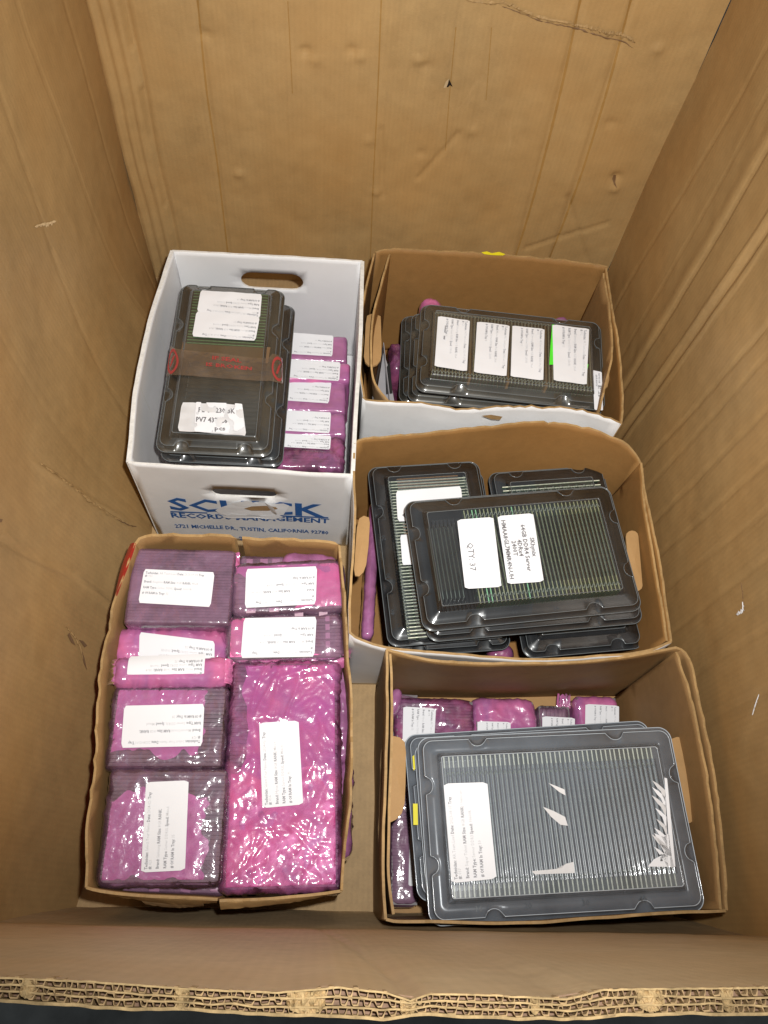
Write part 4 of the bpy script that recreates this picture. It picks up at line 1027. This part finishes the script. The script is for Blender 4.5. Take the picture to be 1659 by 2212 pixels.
# seal tape, wraps over the lid
tp = [DW(300, 700), DW(335, 655), DW(620, 690), DW(935, 760), DW(1005, 715), DW(1025, 900), DW(900, 880), DW(600, 862), DW(290, 850)]
tv_ = []; rows = []
top_f, _ = path([at(*DW(*p), z_) for p, z_ in (((318, 668), .247), ((390, 690), Zw + .003), ((620, 712), Zw + .003), ((900, 745), Zw + .003), ((960, 715), Zw + .001), ((1010, 735), .247), ((1022, 745), .238))])
bot_f, _ = path([at(*DW(*p), z_) for p, z_ in (((292, 855), .247), ((370, 848), Zw + .003), ((600, 866), Zw + .003), ((880, 885), Zw + .003), ((940, 885), Zw + .001), ((1005, 898), .247), ((1024, 902), .238))])
def tapef(u, v, up=0): return top_f(u).lerp(bot_f(u), 1 - v) + Vector((0, 0, .0008 * N(u * 14, v * 6) + up))
V = [tapef(i / 40, j / 8) for j in range(9) for i in range(41)]; F = [(j * 41 + i, j * 41 + i + 1, j * 41 + i + 42, j * 41 + i + 41) for j in range(8) for i in range(40)]
tpo = mk('seal_tape', V, F, M['tape'], tw, smooth=True)
def ringmark(cu, cv, ru, rv, w, a0=0, a1=6.28):
    V = []; F = []; n = 26
    for i in range(n + 1):
        a = a0 + (a1 - a0) * i / n
        for k in (1, 1 - w): V.append(tapef(cu + ru * k * math.cos(a), min(1.1, max(-.1, cv + rv * k * math.sin(a))), .0005))
    for i in range(n): F.append((i * 2, i * 2 + 1, i * 2 + 3, i * 2 + 2))
    return V, F
for cu in (.055, .93):
    V, F = ringmark(cu, .5, .065, .46, .24); mk('red_ring', V, F, M['red_ink'], tpo)
    V = [tapef(cu + a, b, .0005) for a, b in ((-.03, .3), (-.012, .3), (.02, .62), (.03, .72), (.012, .72), (-.008, .6))]; mk('red_stroke', V, [(0, 1, 2, 3, 4, 5)], M['red_ink'], tpo)
for s_, uu, vv, h_ in (('IF SEAL', .38, .72, .22), ('IS BROKEN', .34, .44, .20)):
    tv, tf, w = text_mesh(s_, True); wd_ = .22 if s_[1] == 'F' else .34
    mk('red_text', [tapef(uu + a * wd_ / w, vv + b * h_, .0005) for a, b in tv], tf, M['red_ink'], tpo)

# ============================================================ PINK BAGS
def rbox(L, W, H, r, nx, ny, nz):
    """closed rounded box surface grid, base at z=0"""
    V = []; F = []; idx = {}
    def vid(i, j, k):
        key = (i, j, k)
        if key not in idx:
            p = Vector((L * (i / nx - .5), W * (j / ny - .5), H * (k / nz - .5)))
            c = Vector((max(-L / 2 + r, min(L / 2 - r, p.x)), max(-W / 2 + r, min(W / 2 - r, p.y)), max(-H / 2 + r, min(H / 2 - r, p.z))))
            d = p - c; n = d.normalized() if d.length > 1e-9 else Vector((0, 0, 1))
            idx[key] = len(V); V.append((c + n * min(r, r) if d.length > 1e-9 else p, n))
        return idx[key]
    for i in range(nx):
        for j in range(ny):
            F.append((vid(i, j, nz), vid(i + 1, j, nz), vid(i + 1, j + 1, nz), vid(i, j + 1, nz)))
    for k in range(nz):
        for i in range(nx):
            F.append((vid(i, 0, k), vid(i + 1, 0, k), vid(i + 1, 0, k + 1), vid(i, 0, k + 1)))
            F.append((vid(i + 1, ny, k), vid(i, ny, k), vid(i, ny, k + 1), vid(i + 1, ny, k + 1)))
        for j in range(ny):
            F.append((vid(0, j + 1, k), vid(0, j, k), vid(0, j, k + 1), vid(0, j + 1, k + 1)))
            F.append((vid(nx, j, k), vid(nx, j + 1, k), vid(nx, j + 1, k + 1), vid(nx, j, k + 1)))
    return V, F
def fold(p, s, sd, st=(1, 1)):
    x, y = p.x * s * st[0], p.y * s * st[1]
    wx = x + .8 * N(x * .7, y * .7, sd); wy = y + .8 * N(x * .7, y * .7, sd + 9)
    return 1 - 2.6 * abs(N(wx, wy, sd + p.z * s * .6))
def crease(p, f, sd, st=(1, 1)):
    """long sharp wrinkles running in a few directions"""
    best = 0.
    for k in range(3):
        an = sd * 1.7 + k * 1.15 + .5 * N(p.x * 6, p.y * 6, sd + k); c, s_ = math.cos(an), math.sin(an)
        a = (p.x * c + p.y * s_) * st[0]; b = (-p.x * s_ + p.y * c) * st[1]
        m = N(a * f * .5, b * f * .5, sd + k * 3.1 + p.z * 20) + .12
        if m > 0: best = max(best, min(1, m * 4) * max(0., 1 - 4.5 * abs(N(a * f * .45, b * f * 2.4, sd + k * 7.7 + p.z * 10))))
    return best
def bag(label, quad, z, h, filmm='film_mid', crum=.004, block=True, st=(1, 1), flaps=(), lab=None, group='pink antistatic bags of memory modules', rnd=.012, bdir='x', dense=.0026, squares=None, labz=None, arch=0., pitch=.0048, shrink=.008, wraps=()):
    q = pq(quad, z); c = sum(q, Vector()) / 4
    ex = ((q[1] - q[0]) + (q[2] - q[3])) / 2; ey = ((q[0] - q[3]) + (q[1] - q[2])) / 2
    L, W = ex.length, ey.length; rz = math.atan2(ex.y, ex.x)
    t = thing('pink_bag', label, 'antistatic bag', (c.x, c.y, z - h), rz, group)
    V, F = rbox(L, W, h, min(rnd, h * .45), max(10, int(L / dense)), max(8, int(W / dense)), max(4, int(h / .006)))
    sd = random.uniform(0, 60); P = []; labs = []
    for (qd, tx) in (lab if isinstance(lab, list) else [lab] if lab else []):
        qw = pq(qd, z); im_ = invm(t); ql = [im_ @ v for v in qw]; lc = sum(ql, Vector()) / 4; e1 = ql[1] - ql[0]
        an = math.atan2(e1.y, e1.x); labs.append((math.cos(an), math.sin(an), lc, e1.length / 2, (ql[0] - ql[3]).length / 2))
    for p, n in V:
        a = max(0., n.z) * .4 + .6
        d = crum * .55 * (.62 * crease(p, 11, sd, st) + .5 * crease(p, 24, sd + 5, st) + .3 * crease(p, 52, sd + 8, st) - .10)
        d += .0008 + crum * .30 * N(p.x * 9, p.y * 9, sd + p.z * 9)
        if n.z > .3:
            for (ca, sa, lc, hw, hh) in labs:
                dx, dy = p.x - lc.x, p.y - lc.y; e = max(abs(dx * ca + dy * sa) - hw, abs(-dx * sa + dy * ca) - hh)
                d = d * min(1, max(0, e / .007)) 
        P.append(Vector((p.x + n.x * d, p.y + n.y * d, p.z + h / 2 + n.z * d * a)))
    mk('pink_film', P, F, M[filmm], t, smooth=True, world=False)
    if block:
        V = []; F = []; s = shrink; bl, bw = L - 2 * s, W - 2 * s
        n = int((bw if bdir == 'x' else bl) / pitch)
        for i in range(n):
            k = (i + .5) / n - .5; hh = h - s * .7 - random.uniform(0, .0012)
            if bdir == 'x': box_vf((random.uniform(-.0006, .0006), k * bw, hh / 2 + .002), (bl, pitch * .86, hh - .004), V, F)
            else: box_vf((k * bl, random.uniform(-.0006, .0006), hh / 2 + .002), (pitch * .86, bw, hh - .004), V, F)
        box_vf((0, 0, (h - s) / 2 - .002), (bl * .985, bw * .985, h - s - .006), V, F)
        mk('memory_module_block', V, F, M['bagged'], t, world=False, kind='stuff')
    for wi, (cx, cy, wx, wy, mt) in enumerate(wraps):          # a folded pink layer lying under the clear film
        V = []; F = []; n = 40; m = 34; s2 = random.uniform(0, 50)
        for i in range(n + 1):
            for j in range(m + 1):
                u, v = i / n - .5, j / m - .5; X = (cx + u * wx) * L; Y = (cy + v * wy) * W
                X += (.016 * N(v * 3, s2) + .007 * N(v * 11, s2)) * (abs(u) * 2) ** 2; Y += (.016 * N(u * 3, s2 + 7) + .007 * N(u * 11, s2 + 2)) * (abs(v) * 2) ** 2
                X = max(-L / 2 + .007, min(L / 2 - .007, X)); Y = max(-W / 2 + .007, min(W / 2 - .007, Y))
                V.append(Vector((X, Y, h - shrink * .45 + .0002 + wi * .0005 + .0008 * max(0, 1 - 3 * abs(N(X * 40, Y * 40, s2))))))
        for i in range(n):
            for j in range(m): a = i * (m + 1) + j; F.append((a, a + m + 1, a + m + 2, a + 1))
        mk('inner_pink_layer', V, F, M[mt], t, smooth=True, world=False)
    if squares:
        for (x, y, w, d) in squares:
            V = []; F = []; box_vf((x * L, y * W, h - shrink * .7 + .0006), (w, d, .0016), V, F); mk('chip_sticker', V, F, M['pinkish'], t, world=False)
    for (side_, a0, a1, ln, amp) in flaps:      # loose film past the seal
        V = []; F = []; n = 26; m = 8; sdf = random.uniform(0, 50)
        for i in range(n + 1):
            for j in range(m + 1):
                u = a0 + (a1 - a0) * i / n; v = j / m
                dn = ln * v * (1 + .25 * N(i * .3, 1, sdf)); zz = h * .93 - amp * v * v + .006 * (fold(Vector((i * .03, j * .01, 0)), 9, sdf)) * v
                if side_ == 'y-': p = Vector((u * L, -W / 2 + .004 - dn, zz))
                elif side_ == 'y+': p = Vector((u * L, W / 2 - .004 + dn, zz))
                elif side_ == 'x+': p = Vector((L / 2 - .004 + dn, u * W, zz))
                else: p = Vector((-L / 2 + .004 - dn, u * W, zz))
                V.append(p)
        for i in range(n):
            for j in range(m): a = i * (m + 1) + j; F.append((a, a + 1, a + m + 2, a + m + 1))
        mk('seal_flap', V, F, M['film_pink' if filmm in ('film_clear', 'film_pink', 'film_shrink') else filmm], t, smooth=True, world=False)
    if lab:
        for (qd, tx) in (lab if isinstance(lab, list) else [lab]):
            label_on(t, pq(qd, z), tx, wav=.0003, lift=.0016, arch=arch)
    return t
M['bagged'] = simple('bagged_dark_modules', (.15, .13, .135), .45, .4, None, .35, 90)
M['wrap_hot'] = simple('hot_pink_layer', (.88, .19, .44), .35, .6, (60, .5), .12, 25)
M['wrap'] = simple('purple_pink_layer', (.62, .18, .44), .35, .6, (60, .5), .15, 25)
M['pinkish'] = simple('pale_pink_chip_sticker', (.50, .34, .42), .5, .3)

G4 = 'pink bags in the torn front left box'
ud = lambda TL, TR, BR, BL: [BR, BL, TL, TR]     # upside down reading
bag('flat purple-tinted bag with upright label, top left corner of the torn front left box', [(294, 1184), (512, 1188), (492, 1352), (262, 1346)], .215, .12, 'film_clear', .0022, st=(.5, 1.6), group=G4, rnd=.006,
    lab=([(312, 1230), (464, 1237), (455, 1312), (299, 1303)], tech()), flaps=[('x+', -.1, .5, .010, .004), ('x-', -.5, .5, .006, .02)], pitch=.0042, shrink=.003)
bag('narrow pink bag with label half tucked under the rolled bag, left column', [(252, 1352), (492, 1352), (494, 1440), (240, 1432)], .195, .10, 'film_pink', .007, st=(.6, 1.6), group=G4, rnd=.018, block=False,
    lab=(ud((302, 1366), (464, 1386), (463, 1450), (300, 1440)), tech('2023-12-11', '046', 'Hynix', '8GB', '2Rx4')), labz=.003, flaps=[('x-', -.4, .4, .010, .012)])
bag('rolled bright pink bag with curved upside-down label, left column of torn box', [(244, 1420), (490, 1414), (492, 1482), (240, 1480)], .222, .05, 'film_pink', .008, st=(.8, 1.2), group=G4, rnd=.013, block=False, flaps=[('x+', -.42, .42, .010, .012), ('x-', -.42, .42, .010, .012)],
    lab=(ud((279, 1417), (444, 1411), (440, 1465), (273, 1467)), tech('2023-12-11', '050', 'Hynix', '16GB', '2Rx4')), labz=.002, arch=.004)
bag('crinkled clear and pink bag with upside-down label, third down the left column', [(240, 1480), (490, 1478), (484, 1662), (228, 1660)], .212, .12, 'film_shrink', .006, group=G4, rnd=.010, shrink=.004, bdir='x', wraps=[(-.09, .1, .80, .84, 'wrap')],
    lab=(ud((269, 1525), (442, 1521), (437, 1612), (262, 1616)), tech('2024-02-01', '024', 'Micron/Crucial', '8GB', '', 'Server DDR3L', 'Mixed', '28', 'Select Your Name')), labz=.005)
bag('wrinkled purple-pink bag with sideways label, bottom left corner of the torn box', [(228, 1661), (486, 1656), (486, 1916), (214, 1912)], .212, .12, 'film_shrink', .006, group=G4, rnd=.012, st=(1.3, .7), shrink=.004, wraps=[(-.08, -.10, .84, .74, 'wrap')],
    lab=([(305, 1885), (316, 1690), (408, 1686), (400, 1880)], tech('2024-02-', '021', 'Samsung', '8GB', '', 'Server DDR3L', 'Mixed', '35', 'Select Your Name')), labz=.005)
bag('bright pink bag with upside-down label, top right of the torn front left box', [(498, 1216), (742, 1204), (748, 1318), (500, 1328)], .212, .09, 'film_clear', .0045, group=G4, rnd=.014, shrink=.004, pitch=.006, wraps=[(.28, .02, .44, .96, 'wrap_hot'), (-.1, .40, .9, .2, 'wrap')],
    lab=(ud((532, 1230), (685, 1224), (682, 1306), (529, 1314)), tech('2023-08-31', '032', 'Super Talent', '8GB', 'Unknown', n='7')), labz=.004, squares=[(-.33, -.43, .013, .006), (-.13, -.43, .013, .006)], flaps=[('x-', -.4, .5, .010, .006), ('x+', -.5, .4, .004, .02)])
bag('pink bag showing dark modules at its right end, second down the right column', [(490, 1326), (738, 1320), (746, 1424), (484, 1430)], .208, .09, 'film_clear', .005, group=G4, rnd=.014, shrink=.004, bdir='x', wraps=[(-.36, 0, .28, .98, 'wrap_hot'), (-.1, -.42, .8, .16, 'wrap_hot')],
    lab=(ud((527, 1336), (684, 1333), (679, 1419), (520, 1422)), tech('2023-12-11', '003', 'Micron', '8GB', '2Rx4', n='9')), labz=.004, flaps=[('y-', -.5, .5, .012, .012), ('x+', -.4, .4, .014, .02)],
    squares=[(.365, k, .006, .0085) for k in (-.36, -.18, 0, .18, .36)] + [(.12, .46, .012, .006), (.33, .46, .012, .006)])
bag('very large shiny bright pink bag with sideways label, filling the right column', [(492, 1428), (730, 1424), (742, 1924), (482, 1930)], .205, .15, 'film_mid', .0068, group=G4, rnd=.012, shrink=.004, dense=.0022, wraps=[(.06, .02, .84, 1.0, 'wrap'), (.0, -.27, 1.0, .50, 'wrap_hot')],
    lab=([(567, 1746), (560, 1562), (645, 1557), (655, 1738)], tech('2024-02-', '016', 'Hynix', '8GB', 'Mixed', 'Server DDR3L', 'Mixed', '75', 'Select Your Name')), labz=.006)
bag('thin purple film bag squeezed along the right wall of the torn box', [(716, 1440), (750, 1440), (752, 1640), (734, 1640)], .175, .10, 'film_purple', .008, group=G4, block=False, rnd=.009)
bag('purple film bag end poking up beside the big shiny bag', [(730, 1650), (752, 1650), (746, 1850), (733, 1850)], .170, .10, 'film_purple', .008, group=G4, block=False, rnd=.008)
bag('clear-ended bag with pale chips showing behind the top right bag', [(518, 1200), (622, 1200), (622, 1232), (518, 1232)], .185, .10, 'film_clear', .003, group=G4, rnd=.008, pitch=.008, squares=[(-.3, .1, .009, .008), (0, .1, .011, .009), (.25, .1, .011, .009)], shrink=.003)
bag('folded pink bag end behind the top right bag, against the back wall', [(612, 1186), (728, 1200), (728, 1238), (612, 1230)], .195, .10, 'film_purple', .006, group=G4, rnd=.014, block=False)
bag('purple bag with three pale chips peeking out below the bottom left bag', [(236, 1890), (484, 1896), (482, 1936), (234, 1926)], .185, .12, 'film_clear', .003, group=G4, rnd=.006, pitch=.008, shrink=.003, squares=[(-.10, -.2, .012, .007), (.17, -.2, .012, .007), (.43, -.1, .012, .007)])

# white box bags
GWB = 'pink bags in the white box'
def wbg(lb, qb, ql, **k):
    bag(lb, [DW(*p) for p in qb], k.pop('z', .165), .14, k.pop('f', 'film_pink'), k.pop('cr', .003), group=GWB, rnd=.006, shrink=.003,
        lab=(ud(*[DW(*p) for p in ql]), k.pop('tx')), labz=.002, **k)
wbg('backmost pink bag in the white box, label cut off by the tray', [(1040, 590), (1436, 604), (1418, 768), (1030, 752)], [(1060, 584), (1342, 605), (1335, 735), (1050, 718)], f='film_purple', tx=tech('2023-09-01', '036', 'Hynix', '8GB', '2Rx4', n='18'))
wbg('second pink bag from the back in the white box, brighter with the longest label', [(1040, 762), (1446, 772), (1440, 884), (1030, 872)], [(1050, 750), (1386, 772), (1378, 890), (1040, 866)], tx=tech('2023-09-01', '035', 'Samsung', '8GB', '2Rx4', n='17'), z=.170)
wbg('middle pink bag in the white box with label above bare film', [(1030, 886), (1430, 892), (1402, 1084), (1015, 1070)], [(1040, 868), (1330, 894), (1312, 1030), (1020, 1010)], f='film_purple', tx=tech('2023-09-01', '034', 'Micron', '8GB', '2Rx4', n='28'), z=.162)
wbg('fourth pink bag from the back in the white box, label covering its left half', [(1020, 1086), (1424, 1090), (1408, 1232), (1005, 1222)], [(1030, 1072), (1327, 1086), (1318, 1218), (1015, 1200)], f='film_purple', tx=tech('2023-09-01', '033', 'Samsung', '8GB', '2Rx4', n='17'))
wbg('frontmost crinkled shiny bag in the white box', [(1005, 1232), (1402, 1240), (1392, 1440), (980, 1425)], [(1012, 1218), (1327, 1234), (1320, 1320), (1005, 1302)], f='film_mid', cr=.007, tx=tech('2023-09-01', '029', 'Samsung', '8GB', '2Rx4', n='12'))

# box 5 bags
D5 = lambda x, y: (795 + x * .4896, 1382 + y * .4896)
G5 = 'pink bags in the plain kraft box'
cw = lambda TL, TR, BR, BL: [TR, BR, BL, TL]     # reads downwards
bag('wide pink bag at the back left of the plain kraft box', [D5(130, 252), D5(472, 266), D5(472, 480), D5(110, 470)], .060, .055, 'film_mid', .005, group=G5, lab=(cw(D5(155, 295), D5(299, 305), D5(285, 570), D5(150, 560)), tech('2023-09-05', '008', 'Hynix')), labz=.004, shrink=.003)
bag('crinkled bright pink bag with label mostly under the trays, back middle of the kraft box', [D5(474, 256), D5(745, 268), D5(745, 470), D5(468, 470)], .060, .055, 'film_pink', .007, group=G5, lab=(cw(D5(482, 360), D5(628, 364), D5(628, 560), D5(482, 560)), tech('2023-09-05', '010', 'Micron')), labz=.005, shrink=.003)
bag('pink bag with dark ridged modules showing at the back of the plain kraft box', [D5(752, 284), D5(905, 292), D5(900, 470), D5(752, 470)], .055, .05, 'film_clear', .003, group=G5, bdir='y', pitch=.0055, shrink=.002, flaps=[('y+', .1, .5, .02, -.006)], lab=(cw(D5(768, 338), D5(912, 346), D5(905, 560), D5(768, 560)), tech('2023-09-05', '012', 'Samsung')), labz=.003)
bag('small pink bag at the back right of the plain kraft box', [D5(918, 244), D5(1116, 248), D5(1114, 450), D5(930, 450)], .060, .055, 'film_pink', .005, group=G5, lab=(cw(D5(958, 284), D5(1106, 292), D5(1106, 500), D5(955, 500)), tech('2023-09-05', '040', 'Samsung')), labz=.004, shrink=.003)
bag('long striped purple bag down the left side of the plain kraft box', [D5(100, 230), D5(215, 240), D5(235, 1176), D5(108, 1180)], .048, .045, 'film_clear', .0035, group=G5, pitch=.0045, shrink=.002, lab=(cw(D5(185, 780), D5(260, 780), D5(260, 1086), D5(178, 1086)), None), labz=.003)
bag('small purple film end standing at the back left corner of the kraft box', [D5(96, 200), D5(128, 212), D5(132, 330), D5(98, 322)], .075, .07, 'film_purple', .006, group=G5, block=False, rnd=.008)
# box 2 and 3 bits
G2 = 'pink bags behind the black trays'
bag('crumpled bright pink bag end sticking up behind the dusty tray', [D2(388, 305), D2(490, 302), D2(490, 420), D2(388, 420)], .205, .20, 'film_pink', .009, group=G2, block=False, rnd=.016)
bag('tip of a pink bag showing above the right part of the dusty tray', [D2(1118, 418), D2(1172, 414), D2(1172, 500), D2(1120, 500)], .170, .17, 'film_purple', .006, group=G2, block=False, rnd=.012)
bag('glossy purple bag between the folded flap and the dusty trays', [D2(200, 560), D2(262, 560), D2(262, 712), D2(218, 712)], .14, .13, 'film_mid', .008, group=G2, block=True, rnd=.012)
bag('long flat purple bag along the left wall of the middle box', [(788, 1085), (800, 1080), (812, 1380), (796, 1372)], .12, .11, 'film_purple', .003, group=G2, block=False, rnd=.008)
bag('pink bag end showing between the front trays of the middle box', [(1060, 1395), (1110, 1390), (1112, 1425), (1062, 1428)], .12, .11, 'film_mid', .007, group=G2, block=False, rnd=.012)
bpy.context.view_layer.update()
print('objects', len(bpy.data.objects), 'tris', sum(len(o.data.polygons) for o in bpy.data.objects if o.type == 'MESH'))
